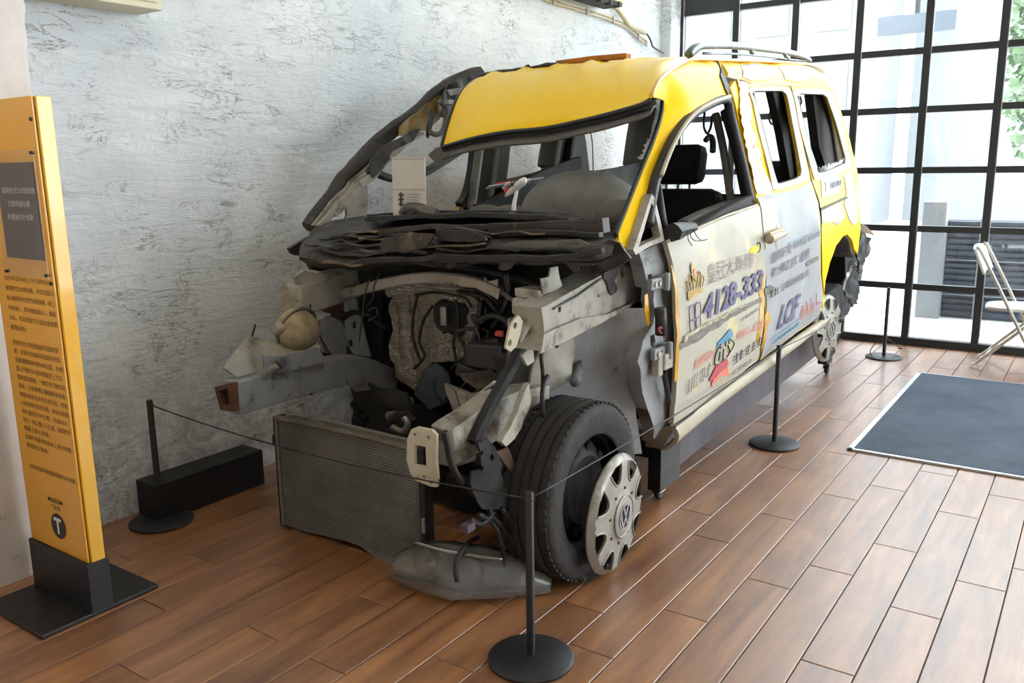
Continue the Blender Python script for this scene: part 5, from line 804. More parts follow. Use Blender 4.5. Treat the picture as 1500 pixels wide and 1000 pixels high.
def hubcap(c,tilt,Rr,parent):
    """wheel trim with eight cut-outs and a raised centre bearing the V over W roundel"""
    n=8; holes=[]
    for k in range(n):
        a0=2*math.pi*k/n+.25; h=[]
        for (r,da) in ((.60,-.02),(.64,-.13),(.76,-.20),(.90,-.22),(.915,0),(.90,.22),(.76,.20),(.64,.13),(.60,.02)): h.append(V3((0,math.cos(a0+da)*r*Rr,math.sin(a0+da)*r*Rr)))
        holes.append(h)
    loop=[V3((0,math.cos(2*math.pi*k/72)*Rr,math.sin(2*math.pi*k/72)*Rr)) for k in range(72)]
    def dome(p):
        r=math.hypot(p.y,p.z)/Rr
        x=.012*(1-r*r)+(-.018*max(0,(r-.9)/.1)**2)+(.010 if r<.33 else max(0,.010*(1-(r-.33)/.06)))
        return V3((x,p.y,p.z))
    mb=sheet(loop,holes,thick=.006,step=Rr*.085,surf=dome,face=(1,0,0))
    T=tilt; c=V3(c)
    mb.v=[c+T@v for v in mb.v]; hc_=mk('hub_cap',mb,M_hub,parent,smooth=35)
    sp=MB()
    for k in range(n):
        a0=2*math.pi*k/n+.25; pts=[]
        for (r,da) in ((.90,-.235),(.76,-.21),(.63,-.13),(.585,0),(.63,.13),(.76,.21),(.90,.235)): 
            q=dome(V3((0,math.cos(a0+da)*r*Rr,math.sin(a0+da)*r*Rr))); pts.append(c+T@(q+V3((.001,0,0))))
        mk('slot_lip',MB().tube(pts,.0035*Rr/.2,6,smooth=3),M_hub,hc_,smooth='all')
    def ring(r0,r1,x): return MB().lathe([(r0,x),(r0,x+.004),(r1,x+.004),(r1,x)],(0,0,0),(1,0,0),40,True)
    lg=ring(.195*Rr,.225*Rr,.021)
    def stroke(a,b):
        a=V3((.024,a[0]*.2*Rr,a[1]*.2*Rr)); b=V3((.024,b[0]*.2*Rr,b[1]*.2*Rr)); lg.beam([a,b],.02*Rr*2,.004,up=(1,0,0))
    for a,b in (((-.42,.88),(-.02,.06)),((.42,.88),(.02,.06)),((-.9,.35),(-.42,-.88)),((-.42,-.88),(-.0,-.02)),((.9,.35),(.42,-.88)),((.42,-.88),(.0,-.02))): stroke(a,b)
    lg.v=[c+T@v for v in lg.v]; mk('emblem',lg,M_chrome,hc_,label='round V over W emblem')
    bk=MB().lathe([(0,.0225),(.2*Rr,.0225),(.23*Rr,.021)],(0,0,0),(1,0,0),32); bk.v=[c+T@v for v in bk.v]; mk('emblem_disc',bk,M_black,hc_)
    cr=MB().lathe([(.33*Rr,.02),(.345*Rr,.0235),(.36*Rr,.019)],(0,0,0),(1,0,0),40); cr.v=[c+T@v for v in cr.v]; mk('centre_ring',cr,M_hub,hc_,smooth='all')
    for k in range(8):
        a=2*math.pi*k/8+.6; q=MB().lathe([(0,.013),(.010*Rr/.2*.5,.013),(.006,.008)],(0,math.cos(a)*.46*Rr,math.sin(a)*.46*Rr),(1,0,0),8); q.v=[c+T@v for v in q.v]; mk('stud_hole',q,M_rust,hc_)
    return hc_
hubcap((-1.29,2.487,.222),Matrix.Rotation(.03,3,'Y')@Matrix.Rotation(.06,3,'Z'),.213,wheel)
mk('trim_clips',MB().lathe([(.17,-.01),(.18,-.02),(.18,-.045),(.165,-.045)],(-1.29,2.487,.222),(1,0,0),40),M_black,wheel,smooth=True)
rhub=hubcap((-1.32,5.26,.425),Matrix.Rotation(-.05,3,'Y')@Matrix.Rotation(-.12,3,'Z'),.205,car); rhub.name='rear_hub_cap'
P_('rear_hub_bracket',MB().tube([(-1.34,5.26,.425),(-1.6,5.28,.42)],.05,10).box((-1.5,5.35,.5),(.2,.2,.16)).crumple(.02,9),M_dark,smooth=True)
# charred clutter low in the bay; added dark sheet stands for the shade behind
P_('bay_shade_sheet',sheet([(-1.60,2.62,.40),(-2.3,2.62,.42),(-2.75,2.66,.45),(-2.75,2.62,.03),(-2.2,2.6,.02),(-1.60,2.6,.02)],thick=.01,step=.07,amp=.04,freq=5,torn=.01),M_dark,smooth=60)
mk('bare_pillar_web',sheet([(-2.900,2.619,1.169),(-2.900,2.714,1.248),(-2.900,2.812,1.324),(-2.900,2.950,1.409),(-2.900,3.094,1.478),(-2.900,3.244,1.548),(-2.900,3.359,1.593),(-2.900,3.305,1.552),(-2.900,3.167,1.491),(-2.900,3.052,1.417),(-2.900,2.970,1.364),(-2.900,2.958,1.323),(-2.900,2.896,1.278),(-2.900,2.807,1.250),(-2.900,2.744,1.204),(-2.900,2.707,1.157)],thick=.01,step=.025,amp=.02,freq=11),M_primer,rp,smooth=50)
random.seed(11)
for k in range(26):
    x=random.uniform(-2.7,-1.55); y=random.uniform(2.4,2.6); z=random.uniform(.35,.95)
    pts=[V3((x,y,z))]
    for q in range(4): pts.append(pts[-1]+V3((random.uniform(-.12,.12),random.uniform(-.05,.05),random.uniform(-.13,.06))))
    if -2.62<x<-2.05 and z>.45: continue
    P_('bay_hose',MB().tube(pts,random.choice((.005,.008,.013)),6,smooth=4),random.choice((M_black,M_black,M_dark,M_soot)),smooth='all')
for px,m_ in (([(-1.837,2.420,0.790),(-1.745,2.420,0.812),(-1.717,2.420,0.728),(-1.825,2.420,0.690)],M_black),([(-1.849,2.350,0.688),(-1.727,2.350,0.716),(-1.683,2.350,0.673),(-1.789,2.350,0.633)],M_soot),([(-1.674,2.300,0.781),(-1.617,2.300,0.799),(-1.605,2.300,0.694),(-1.648,2.300,0.652)],M_dark),([(-2.378,2.400,0.569),(-2.160,2.400,0.557),(-2.146,2.400,0.490),(-2.310,2.400,0.465)],M_dark),([(-1.898,2.450,0.582),(-1.770,2.450,0.639),(-1.680,2.450,0.626),(-1.711,2.450,0.545),(-1.868,2.450,0.494)],M_primer_grey)): P_('bent_bracket_plate',sheet(px,thick=.012,step=.025,amp=.03,freq=11,torn=.004),m_,smooth=50)
# ================================================================ dolly frame under the van
dl=thing('wheeled_support_frame',(-1.47,4.4,0),'grey painted steel support frame on castors underneath the crashed van','frame')
for X_ in (-1.47,-2.75):
    mk('side_beam',MB().beam([(X_,3.32,.205),(X_,4.5,.255),(X_,5.80,.31)],.05,.20),M_dolly,dl,bevel=.004)
    mk('front_leg',MB().box((X_+.0,3.25,.20),(.06,.20,.30)),M_iron,dl,bevel=.003)
    mk('rear_leg',MB().box((X_,5.80,.22),(.06,.14,.26)),M_iron,dl,bevel=.003)
    for y in (3.2,5.86):
        cs=mk('castor',MB().box((X_,y,.075),(.05,.09,.008)).box((X_-.018,y,.055),(.004,.05,.04)).box((X_+.018,y,.055),(.004,.05,.04)),M_chrome,dl)
        mk('castor_wheel',MB().lathe([(0,-.012),(.027,-.012),(.031,-.006),(.031,.006),(.027,.012),(0,.012)],(X_,y,.032),(1,0,0),20),M_black,cs,smooth=True)
mk('cross_beam',MB().box((-2.1,3.3,.2),(1.25,.08,.1)),M_iron,dl,bevel=.003); mk('cross_beam',MB().box((-2.1,5.75,.26),(1.25,.08,.1)),M_iron,dl,bevel=.003)
# ================================================================ lettering helpers
def glyphs(s,bold=0,shear=0):
    cu=bpy.data.curves.new('tmp_text','FONT'); cu.body=s; cu.offset=bold; cu.shear=shear; cu.resolution_u=2; cu.fill_mode='FRONT'
    ob=bpy.data.objects.new('tmp_text',cu); COL.objects.link(ob); dg=bpy.context.evaluated_depsgraph_get()
    me=bpy.data.meshes.new_from_object(ob.evaluated_get(dg)); bpy.data.objects.remove(ob); bpy.data.curves.remove(cu)
    vs=[v.co.copy() for v in me.vertices]; fs=[tuple(p.vertices) for p in me.polygons]; bpy.data.meshes.remove(me)
    x0=min(v.x for v in vs);x1=max(v.x for v in vs);y0=min(v.y for v in vs);y1=max(v.y for v in vs)
    return [((v.x-x0)/(x1-x0),(v.y-y0)/(y1-y0)) for v in vs],fs
def flank_text(s,p0,p1,h0,h1,m,parent,o=.0135,bold=0,shear=0,name='lettering',lean=0):
    uv,fs=glyphs(s,bold,shear); p0,p1=V3(p0),V3(p1); mb=MB(); vs=[]
    sf=side(o)
    for u,v in uv:
        p=p0.lerp(p1,u); p.z+=v*(h0+(h1-h0)*u); p.y+=lean*v*(h0+(h1-h0)*u); vs.append(sf(p))
    mb.add(vs,fs); return mk(name,mb,m,parent)
def flat_text(s,p0,p1,h,m,parent,nrm=(0,-1,0),o=.001,bold=0,name='lettering'):
    uv,fs=glyphs(s,bold); p0,p1=V3(p0),V3(p1); n=V3(nrm); up=V3((0,0,1))
    mb=MB().add([p0.lerp(p1,u)+up*(v*h)+n*o for u,v in uv],fs); return mk(name,mb,m,parent)
def fdecal(px,m,parent,o=.0125,name='print',torn=0): return mk(name,sheet(px,thick=.0015,step=.04,surf=side(o),face=(1,0,0),torn=torn),m,parent)
def fline(px,r,m,parent,o=.013,name='print_line',sm=3):
    f=side(o); pts=catmull([V3(p) for p in px],sm) if sm else [V3(p) for p in px]
    return mk(name,MB().tube([f(p) for p in pts],r,5),m,parent)
# ---- front door print
b=[(-1.295,3.214,0.938),(-1.295,3.734,0.959)]; flank_text('皇冠大車隊',b[0],b[1],.082,.07,mat('faded_print',lin(126,112,116),lin(150,132,130),30,.5),dr,bold=.0)
b=[(-1.295,3.177,0.795),(-1.295,3.878,0.836)]; flank_text('4128-333',b[0],b[1],.108,.10,M_purple,dr,bold=.03,shear=.1,name='phone_number')
fdecal([(-1.295,3.013,0.936),(-1.295,3.058,0.939),(-1.295,3.111,0.940),(-1.295,3.159,0.937),(-1.295,3.160,0.921),(-1.295,3.112,0.921),(-1.295,3.059,0.917),(-1.295,3.021,0.904)],M_gold,dr,name='crown_band')
fdecal([(-1.300,3.048,1.050),(-1.298,3.078,1.018),(-1.296,3.083,0.989),(-1.295,3.071,0.945),(-1.296,3.051,0.992),(-1.298,3.040,1.025)],M_gold,dr,name='crown_spike')
fdecal([(-1.298,3.059,1.020),(-1.297,3.084,1.004),(-1.296,3.077,0.989),(-1.297,3.058,0.999)],M_salmon,dr,.0145,'crown_jewel')
for c,r in (((1003,414),5),((1005,404),4),((1022,409),5),((1020,399),4),((1025,404),3),((1001,421),4),((1024,415),4)): pass
for px in ([(-1.295,3.019,0.938),(-1.295,2.998,0.962),(-1.296,3.005,0.976),(-1.295,3.030,0.971),(-1.295,3.031,0.955)],[(-1.295,3.038,0.941),(-1.296,3.018,0.980),(-1.297,3.032,1.002),(-1.296,3.051,0.987),(-1.295,3.051,0.950)],[(-1.295,3.084,0.943),(-1.296,3.096,0.984),(-1.297,3.117,1.003),(-1.296,3.129,0.986),(-1.295,3.110,0.946)],[(-1.295,3.131,0.940),(-1.295,3.135,0.972),(-1.295,3.156,0.983),(-1.295,3.164,0.961),(-1.295,3.151,0.941)],[(-1.295,3.058,0.941),(-1.295,3.050,0.974),(-1.296,3.063,0.985),(-1.295,3.076,0.968)],[(-1.295,3.022,0.901),(-1.295,3.060,0.915),(-1.295,3.112,0.918),(-1.295,3.160,0.918)]): fline(px,.0025,M_gold,dr,name='crown_scroll')
for px in ([(-1.295,3.030,0.873),(-1.295,3.075,0.878),(-1.295,3.078,0.845),(-1.295,3.086,0.822),(-1.295,3.040,0.821),(-1.295,3.032,0.847),(-1.295,3.030,0.873)],[(-1.295,3.089,0.876),(-1.295,3.136,0.880),(-1.295,3.145,0.843),(-1.295,3.140,0.825),(-1.295,3.092,0.824),(-1.295,3.091,0.851),(-1.295,3.089,0.876)],[(-1.295,3.034,0.820),(-1.295,3.079,0.821),(-1.295,3.089,0.784),(-1.295,3.063,0.772),(-1.295,3.043,0.781),(-1.295,3.035,0.804),(-1.295,3.034,0.820)],[(-1.295,3.099,0.820),(-1.295,3.140,0.822),(-1.295,3.149,0.788),(-1.295,3.137,0.776),(-1.295,3.109,0.778),(-1.295,3.101,0.798),(-1.295,3.099,0.820)]): fline(px,.0022,M_purple,dr,name='outlined_glyph',sm=2)
b=[(-1.303,3.120,0.606),(-1.303,3.295,0.626)]; flank_text('醫療協助',b[0],b[1],.045,.042,M_red,dr); b=[(-1.302,3.285,0.634),(-1.302,3.314,0.637)]; flank_text('★',b[0],b[1],.022,.022,M_red,dr)
b=[(-1.303,3.584,0.644),(-1.303,3.750,0.650)]; flank_text('通勤好公',b[0],b[1],.04,.04,M_red,dr); b=[(-1.304,3.796,0.649),(-1.304,3.969,0.650)]; flank_text('護福盡心',b[0],b[1],.04,.04,M_red,dr); b=[(-1.303,3.760,0.649),(-1.303,3.787,0.651)]; flank_text('★',b[0],b[1],.022,.022,M_red,dr)
fdecal([(-1.299,3.349,0.677),(-1.297,3.488,0.719),(-1.299,3.519,0.696),(-1.301,3.526,0.673),(-1.301,3.479,0.666),(-1.300,3.353,0.662)],M_blue,dr,name='emblem_print')
fdecal([(-1.309,3.297,0.528),(-1.306,3.360,0.577),(-1.306,3.485,0.586),(-1.309,3.510,0.553),(-1.309,3.464,0.544),(-1.311,3.324,0.516)],M_crimson,dr,name='emblem_print')
fdecal([(-1.309,3.370,0.539),(-1.309,3.504,0.545),(-1.321,3.557,0.493),(-1.312,3.427,0.518),(-1.320,3.365,0.482),(-1.313,3.332,0.505)],M_salmon,dr,name='emblem_print')
for px in ([(-1.301,3.362,0.657),(-1.303,3.332,0.627),(-1.305,3.334,0.592),(-1.306,3.367,0.582)],[(-1.302,3.384,0.635),(-1.305,3.379,0.595)],[(-1.302,3.422,0.640),(-1.306,3.427,0.591),(-1.306,3.459,0.591)],[(-1.302,3.468,0.647),(-1.305,3.503,0.610),(-1.306,3.474,0.594)],[(-1.301,3.503,0.665),(-1.303,3.552,0.641),(-1.304,3.533,0.620),(-1.305,3.503,0.607)],[(-1.300,3.374,0.670),(-1.301,3.379,0.651),(-1.301,3.403,0.650)],[(-1.300,3.429,0.672),(-1.302,3.435,0.650)],[(-1.300,3.476,0.676),(-1.302,3.474,0.652)]): fline(px,.0035,M_ink,dr,name='emblem_stroke')
random.seed(3)
def scribble(px0,px1,n,h,m,parent,name='faded_glyph'):
    a,b=V3(px0),V3(px1); mb=MB(); f=side(.0135)
    for i in range(n):
        c=a.lerp(b,(i+.5)/n); w=(b-a).length/n*.42
        for k in range(5):
            if k<3: q=[c+V3((0,-w,h*(k/3+random.uniform(-.05,.1)))),c+V3((0,w*random.uniform(.3,1),h*(k/3+random.uniform(0,.15))))]
            else: x=random.uniform(-w,w)*.7; q=[c+V3((0,x,0)),c+V3((0,x*.8,h))]
            mb.tube([f(p) for p in q],.0016,4)
    o=mk(name,mb,m,parent); o['kind']='stuff'; return o
b=[(-1.308,3.051,0.520),(-1.308,3.299,0.552)]; scribble(b[0],b[1],4,.06,mat('faded_outline',lin(150,138,142),lin(170,160,158),30,.5),dr)
b=[(-1.310,3.556,0.538),(-1.310,3.948,0.566)]; scribble(b[0],b[1],5,.045,M_ink,dr); b=[(-1.323,3.596,0.487),(-1.328,3.894,0.491)]; scribble(b[0],b[1],4,.018,bpy.data.materials['faded_outline'],dr)
b=[(-1.297,3.619,0.728),(-1.297,3.868,0.748)]; scribble(b[0],b[1],6,.015,bpy.data.materials['faded_outline'],dr)
# ---- sliding door print
b=[(-1.295,3.988,0.946),(-1.295,4.287,0.971)]; flank_text('國際獅子會',b[0],b[1],.05,.05,M_ink,sd); b=[(-1.295,4.318,0.986),(-1.295,4.526,0.996)]; flank_text('300-B1區',b[0],b[1],.043,.043,M_ink,sd); b=[(-1.295,4.561,1.001),(-1.295,4.787,1.016)]; flank_text('獅子會心7號',b[0],b[1],.034,.034,M_ink,sd)
b=[(-1.295,3.999,0.874),(-1.295,4.389,0.903)]; flank_text('第九專區主席',b[0],b[1],.05,.05,M_ink,sd); b=[(-1.295,4.435,0.905),(-1.295,4.614,0.917)]; flank_text('潘振豐',b[0],b[1],.052,.052,M_ink,sd)
b=[(-1.296,4.156,0.791),(-1.297,4.639,0.815)]; flank_text('企業股份有限公司',b[0],b[1],.04,.04,M_ink,sd); b=[(-1.296,3.994,0.779),(-1.296,4.125,0.789)]; scribble(b[0],b[1],3,.035,M_ink,sd)
b=[(-1.309,4.186,0.594),(-1.310,4.476,0.612)]; flank_text('LCIF',b[0],b[1],.125,.13,M_purple,sd,bold=.02,lean=.28,name='foundation_initials')
b=[(-1.319,4.574,0.578),(-1.325,4.931,0.581)]; flank_text('南天人力',b[0],b[1],.075,.075,M_red,sd)
for px in ([(-1.316,4.107,0.555),(-1.314,4.543,0.594)],[(-1.295,4.235,1.020),(-1.295,4.833,1.054)],[(-1.324,4.155,0.528),(-1.323,4.600,0.566)]): fline(px,.002,M_gold if px[0][1]<4.1 else M_blue,sd,sm=0)
b=[(-1.325,4.182,0.523),(-1.324,4.583,0.557)]; scribble(b[0],b[1],9,.02,M_blue,sd)
for px in ([(-1.307,4.578,0.664),(-1.311,4.625,0.616)],[(-1.306,4.648,0.676),(-1.311,4.690,0.617)],[(-1.306,4.722,0.685),(-1.312,4.781,0.623)],[(-1.305,4.809,0.700),(-1.311,4.844,0.630)]): fline(px,.002,M_red,sd,sm=0,name='faded_streak')
b=[(-1.303,4.983,1.268),(-1.303,5.228,1.284)]; scribble(b[0],b[1],4,.03,M_purple,qp)
# ================================================================ things resting on the van
pc=thing('paper_placard',[(-2.279,2.560,1.221)][0],'white printed paper placard standing on the dark scuttle behind the missing windscreen','placard')
M_paper=mat('placard_paper',lin(206,200,190),lin(196,190,180),6,.8)
mk('sheet',sheet([(-2.349,2.560,1.455),(-2.180,2.560,1.452),(-2.182,2.560,1.328),(-2.182,2.560,1.257),(-2.267,2.560,1.237),(-2.355,2.560,1.219),(-2.353,2.560,1.327)],thick=.004,step=.05,face=(0,-1,0)),M_paper,pc)
mk('fold_line',MB().tube([(-2.346,2.553,1.328),(-2.176,2.553,1.328)],.0014,4),M_grey_trim,pc); mk('top_edge',MB().tube([(-2.336,2.553,1.447),(-2.178,2.553,1.444)],.0012,4),M_grey_trim,pc)
for i,px in enumerate(([(-2.315,2.553,1.309),(-2.290,2.553,1.309)],[(-2.316,2.553,1.290),(-2.291,2.553,1.291)],[(-2.317,2.553,1.272),(-2.295,2.553,1.272)],[(-2.304,2.553,1.317),(-2.306,2.553,1.264)])): mk('printed_mark',MB().tube(px,.004,4),M_ink,pc)
for i in range(5):
    px=[V3(p) for p in [(-2.272,2.553,1.312),(-2.201,2.553,1.310)]]; d=V3((0,0,-.011*i)); mk('printed_line',MB().tube([px[0]+d,px[1].lerp(px[0],.1*(i%3))+d],.0012,4),M_grey_trim,pc)
# model aeroplane on a stand
base=V3([(-1.808,2.620,1.243)][0]); ctr=V3([(-1.797,2.620,1.337)][0]); pz=thing('model_aeroplane',tuple(base),'small white model aeroplane with red tail on a thin stand above the dashboard','model')
M_pw=mat('model_white',lin(232,230,226),lin(220,218,214),8,.3); M_pr=mat('model_red',lin(200,46,48),lin(180,36,40),8,.35); M_pg=mat('model_grey',lin(150,150,150),lin(120,120,120),9,.4)
ax=V3((.79,-.46,.34)).normalized(); wx=V3((.49,.94,.12)); wx=(wx-ax*wx.dot(ax)).normalized(); up=wx.cross(ax); up=up if up.z>0 else -up
fu=mk('fuselage',MB().lathe([(0,-.10),(.006,-.095),(.010,-.06),(.014,-.03),(.0145,.05),(.012,.072),(.007,.083),(0,.087)],ctr,ax,16),M_pw,pz,smooth='all')
mk('cheat_line',MB().lathe([(.0148,-.02),(.0149,.05)],ctr,ax,16) if False else MB().tube([ctr+wx*.0145+ax*-.03,ctr+wx*.0145+ax*.05],.0015,5),M_pg,fu)
mk('cockpit',MB().box(ctr+ax*.072+up*.007,(.014,.006,.006)),M_dark,fu)
mk('wing',MB().beam([ctr+up*.016-wx*.115,ctr+up*.017,ctr+up*.016+wx*.115],.028,.004,up=tuple(up)),M_pg,pz)
for s in (-1,1):
    ec=ctr+up*.010+wx*.042*s; en=mk('engine',MB().lathe([(0,-.03),(.006,-.02),(.008,.02),(.006,.035),(.001,.04)],ec,ax,10),M_pw,pz,smooth='all')
    pr=MB()
    for k in range(4):
        a=math.pi/4+k*math.pi/2; d=wx*math.cos(a)+up*math.sin(a); pr.beam([ec+ax*.037,ec+ax*.037+d*.022],.003,.001,up=tuple(ax))
    mk('propeller',pr,M_dark,en)
fin=MB(); t=ctr-ax*.085; sheet([t+up*.008+ax*.035,t+up*.008-ax*.008,t+up*.052-ax*.018,t+up*.052+ax*.0],thick=.003,step=.02,mb=fin); mk('tail_fin',fin,M_pr,pz)
mk('tailplane',MB().beam([t+up*.052-ax*.01-wx*.034,t+up*.052-ax*.01+wx*.034],.013,.003,up=tuple(up)),M_pr,pz)
mk('stand',MB().tube([base,base+V3((.0,0,.03)),ctr-up*.012],[.011,.006],8,smooth=4),M_pw,pz,smooth='all'); mk('stand_foot',MB().lathe([(0,.003),(.022,.003),(.024,0)],base,(0,0,1),20),M_pw,pz)
# ================================================================ radiator and headlamp on the floor
rd=thing('radiator',(-2.3,2.13,0),'bent grey aluminium car radiator standing on the floor before the engine bay','radiator')
M_fin=mat('radiator_fins',lin(136,136,132),lin(100,100,97),4,.5,.35,.3,160,stain=lin(225,225,215),sscale=26,sthr=.68,ssoft=.03)
ro=[V3((-2.585,2.10,.018)),V3((-2.45,2.10,.012)),V3((-2.30,2.105,.022)),V3((-2.20,2.105,.03)),V3((-2.10,2.10,.0)),V3((-2.0,2.095,.0)),V3((-1.89,2.10,.02)),V3((-1.875,2.10,.20)),V3((-1.88,2.10,.455)),V3((-2.58,2.10,.465))]
def bow(p): return V3((p.x,2.10+.02*math.sin((p.x+2.6)*4)+.015*math.sin(p.z*7)*(p.x+2.6)-(.03*max(0,(.1-p.z)/.1)*max(0,p.x+2.4)),p.z))
mk('core',sheet(ro,thick=.035,step=.05,surf=bow,face=(0,-1,0)),M_fin,rd,smooth=50)
fn=MB()
for i in range(42):
    z=.03+.0102*i; x1=-1.885 if z>.03 else -2.0
    fn.beam([bow(V3((-2.58+(x1+2.58)*k/8,0,z)))+V3((0,-.003,0)) for k in range(9)],.006,.0042)
tag(mk('cooling_fins',fn,M_fin,rd),kind='stuff')
mk('top_bar',MB().beam([bow(V3((x,0,.466)))+V3((0,-.002,0)) for x in (-2.59,-2.35,-2.1,-1.87)],.03,.012),mat('dull_alloy',lin(138,132,116),lin(104,98,84),9,.45,.5),rd,bevel=.002)
mk('rear_bar',MB().beam([bow(V3((x,0,.470)))+V3((0,.035,0)) for x in (-2.55,-2.3,-1.9)],.02,.014),M_silver,rd)
mk('side_tank',MB().box((-2.603,2.125,.236),(.028,.05,.46)),M_black,rd,bevel=.006); mk('side_tank',MB().box((-1.86,2.13,.25),(.03,.05,.44)),M_black,rd,bevel=.006)
mk('tank_rib',MB().tube([(-2.588,2.095,.02),(-2.588,2.095,.465)],.006,6),M_fin,rd); mk('tank_lug',MB().box((-2.63,2.13,.36),(.03,.03,.04)),M_black,rd,bevel=.003); mk('tank_clip',MB().box((-1.85,2.10,.19),(.012,.008,.055)),M_silver,rd)
mk('second_core',MB().box((-2.2,2.165,.22),(.66,.03,.42)),M_dark,rd,bevel=.003)
# headlamp
hl=thing('headlamp_unit',(-1.68,2.1,0),'clouded teardrop headlamp unit lying on the planks under the wrecked front end','headlamp')
def pod(inner=0,front=True,n=24,m=14):
    rows=[]
    for i in range(n+1):
        t=i/n; c=V3((-1.945,2.035,0)).lerp(V3((-1.66,2.07,0)),min(1,t*2)) if t<.5 else V3((-1.66,2.07,0)).lerp(V3((-1.42,2.25,0)),(t-.5)*2)
        hgt=(.185*(math.sin(math.pi*min(1,max(0,t*.93+.035)))**.55))*(1-.12*t)-inner; dep=.115*math.sin(math.pi*(.04+.92*t))**.6-inner; hgt=max(.004,hgt); dep=max(.004,dep)
        row=[]
        for j in range(m+1):
            a=-math.pi/2+math.pi*j/m; s=1 if front else -1
            ca,sa=math.cos(a),math.sin(a); ca=abs(ca)**.7
            nv=V3((-.1,-1,0)).lerp(V3((.45,-.9,0)),t).normalized()
            row.append(c+nv*s*dep*ca*(1 if front else .55)+V3((0,0,.003+inner+hgt/2+hgt/2*(abs(sa)**.8)*(1 if sa>0 else -1))))
        rows.append(row)
    return MB().grid(rows)
mk('lens',pod(0,True),M_lens,hl,smooth='all'); mk('housing',pod(.004,False),M_black,hl,smooth='all')
mk('lens_rim',MB().tube([pod(0,True).v[i*15+14] for i in range(25)],.005,6),M_dark,hl,smooth='all')
for c,r in (((-1.80,2.06,.09),.062),((-1.63,2.08,.092),.062),((-1.51,2.16,.085),.045)):
    c=V3(c); mk('reflector_bowl',MB().lathe([(.006,.05),(r*.5,.035),(r*.85,.01),(r,-.02)],c,(0.1,1,.05),24),M_headlight_in,hl,smooth='all'); mk('bulb',MB().lathe([(0,-.01),(.008,-.006),(.009,.02),(.006,.05)],c,(.1,1,.05),12),M_lens,hl,smooth='all')
mk('inner_bezel',pod(.022,False),mat('pale_bezel',lin(150,146,136),lin(126,122,112),9,.35,.3),hl,smooth='all'); mk('top_trim',MB().tube([V3((-1.84,2.02,.165)),V3((-1.66,2.02,.172)),V3((-1.5,2.08,.165))],.008,6,smooth=3),M_headlight_in,hl,smooth='all')
mk('wire_lead',MB().tube([(-1.66,2.16,.17),(-1.62,2.05,.2),(-1.62,1.99,.16),(-1.61,1.98,.10)],.009,6,smooth=4),M_black,hl,smooth='all')
# ================================================================ stanchions and cords
def stanchion(x,y,label):
    s=thing('barrier_post',(x,y,0),label,'post','black rope barrier posts')
    mk('base',MB().lathe([(0,.0),(.122,0),(.126,.004),(.126,.009),(.118,.014),(.03,.018),(0,.018)],(x,y,0),(0,0,1),48),M_iron,s,smooth=30)
    mk('pole',MB().lathe([(0,.015),(.0125,.015),(.0125,.515),(.0105,.519),(0,.519)],(x,y,0),(0,0,1),20),M_iron,s,smooth=40)
    mk('cord_eye',MB().tube([(x+.013*math.cos(a),y+.013*math.sin(a),.497) for a in [2*math.pi*k/16 for k in range(17)]],.0022,5),M_black,s); return s
stanchion(-1.253,1.872,'black barrier post nearest the viewer, in front of the headlamp'); stanchion(-1.285,4.18,'black barrier post beside the white van door, between two others'); far_post=stanchion(-1.25,6.57,'farthest black barrier post, close to the window wall'); stanchion(-3.075,1.872,'black barrier post beside the plaster wall, left of the radiator')
def cord(a,b,sag,label):
    a,b=V3(a),V3(b); pts=[a.lerp(b,i/24)+V3((0,0,-sag*4*(i/24)*(1-i/24))) for i in range(25)]
    o=tag(mk('rope',MB().tube(pts,.0028,6),M_black,smooth='all'),label,'rope','thin black barrier ropes'); return o
cord((-3.06,1.872,.497),(-1.268,1.872,.497),.035,'thin black rope stretched across the front of the radiator'); cord((-1.253,1.887,.497),(-1.285,4.165,.497),.012,'thin black rope running from the front barrier post past the wheel to the door'); cord((-1.285,4.195,.497),(-1.25,6.555,.497),.012,'thin rope running past the rear hub cap to the farthest barrier post')
mk('slack_cord',MB().tube([(-1.31,6.47,.02),(-1.33,6.5,.06),(-1.29,6.55,.13),(-1.24,6.56,.15),(-1.17,6.6,.09),(-1.14,6.62,.07),(-1.17,6.62,.07)],.0035,6,smooth=5),M_black,far_post,smooth='all')
# ================================================================ yellow information stand
sg=thing('information_stand',(-2.75,1.33,0),'tall yellow acrylic information stand with black plate and heavy black foot','sign')
M_signy=mat('sign_yellow',lin(228,164,8),lin(222,156,8),1,.35,clear=.4); M_signside=mat('sign_yellow_edge',lin(238,180,4),lin(232,172,4),1,.2,clear=.6)
pn=mk('panel',MB().box((-2.753,1.3335,.90),(.365,.045,1.46)),M_signside,sg,bevel=.002)
fp=mk('front_plate',MB().box((-2.758,1.305,.90),(.355,.006,1.46)),M_signy,sg,bevel=.001)
mk('panel_gap',MB().box((-2.583,1.3095,.90),(.004,.003,1.45)),M_grey_trim,sg)
mk('foot_plate',MB().box((-2.755,1.328,.007),(.37,.40,.014)),M_iron,sg,bevel=.003); mk('foot_bracket',MB().box((-2.753,1.328,.098),(.372,.075,.17)),M_iron,sg,bevel=.003)
def SY(px): return [V3(p) for p in px]
bp_=[(-2.809,1.300,1.447),(-2.604,1.300,1.442),(-2.611,1.300,1.153),(-2.836,1.300,1.157)]
blk=mk('title_plate',MB().box((-2.722,1.2985,1.299),(.225,.004,.29)),mat('charcoal_print',lin(52,42,42),lin(46,38,38),4,.3),sg)
mk('acrylic_cover',MB().box((-2.722,1.2945,1.29),(.265,.003,.38)),M_acrylic,sg)
for x in (-2.845,-2.60):
    for z in (1.11,1.47): mk('standoff_screw',MB().lathe([(0,-.008),(.005,-.008),(.005,.004)],(x,1.297,z),(0,1,0),10),M_iron,sg)
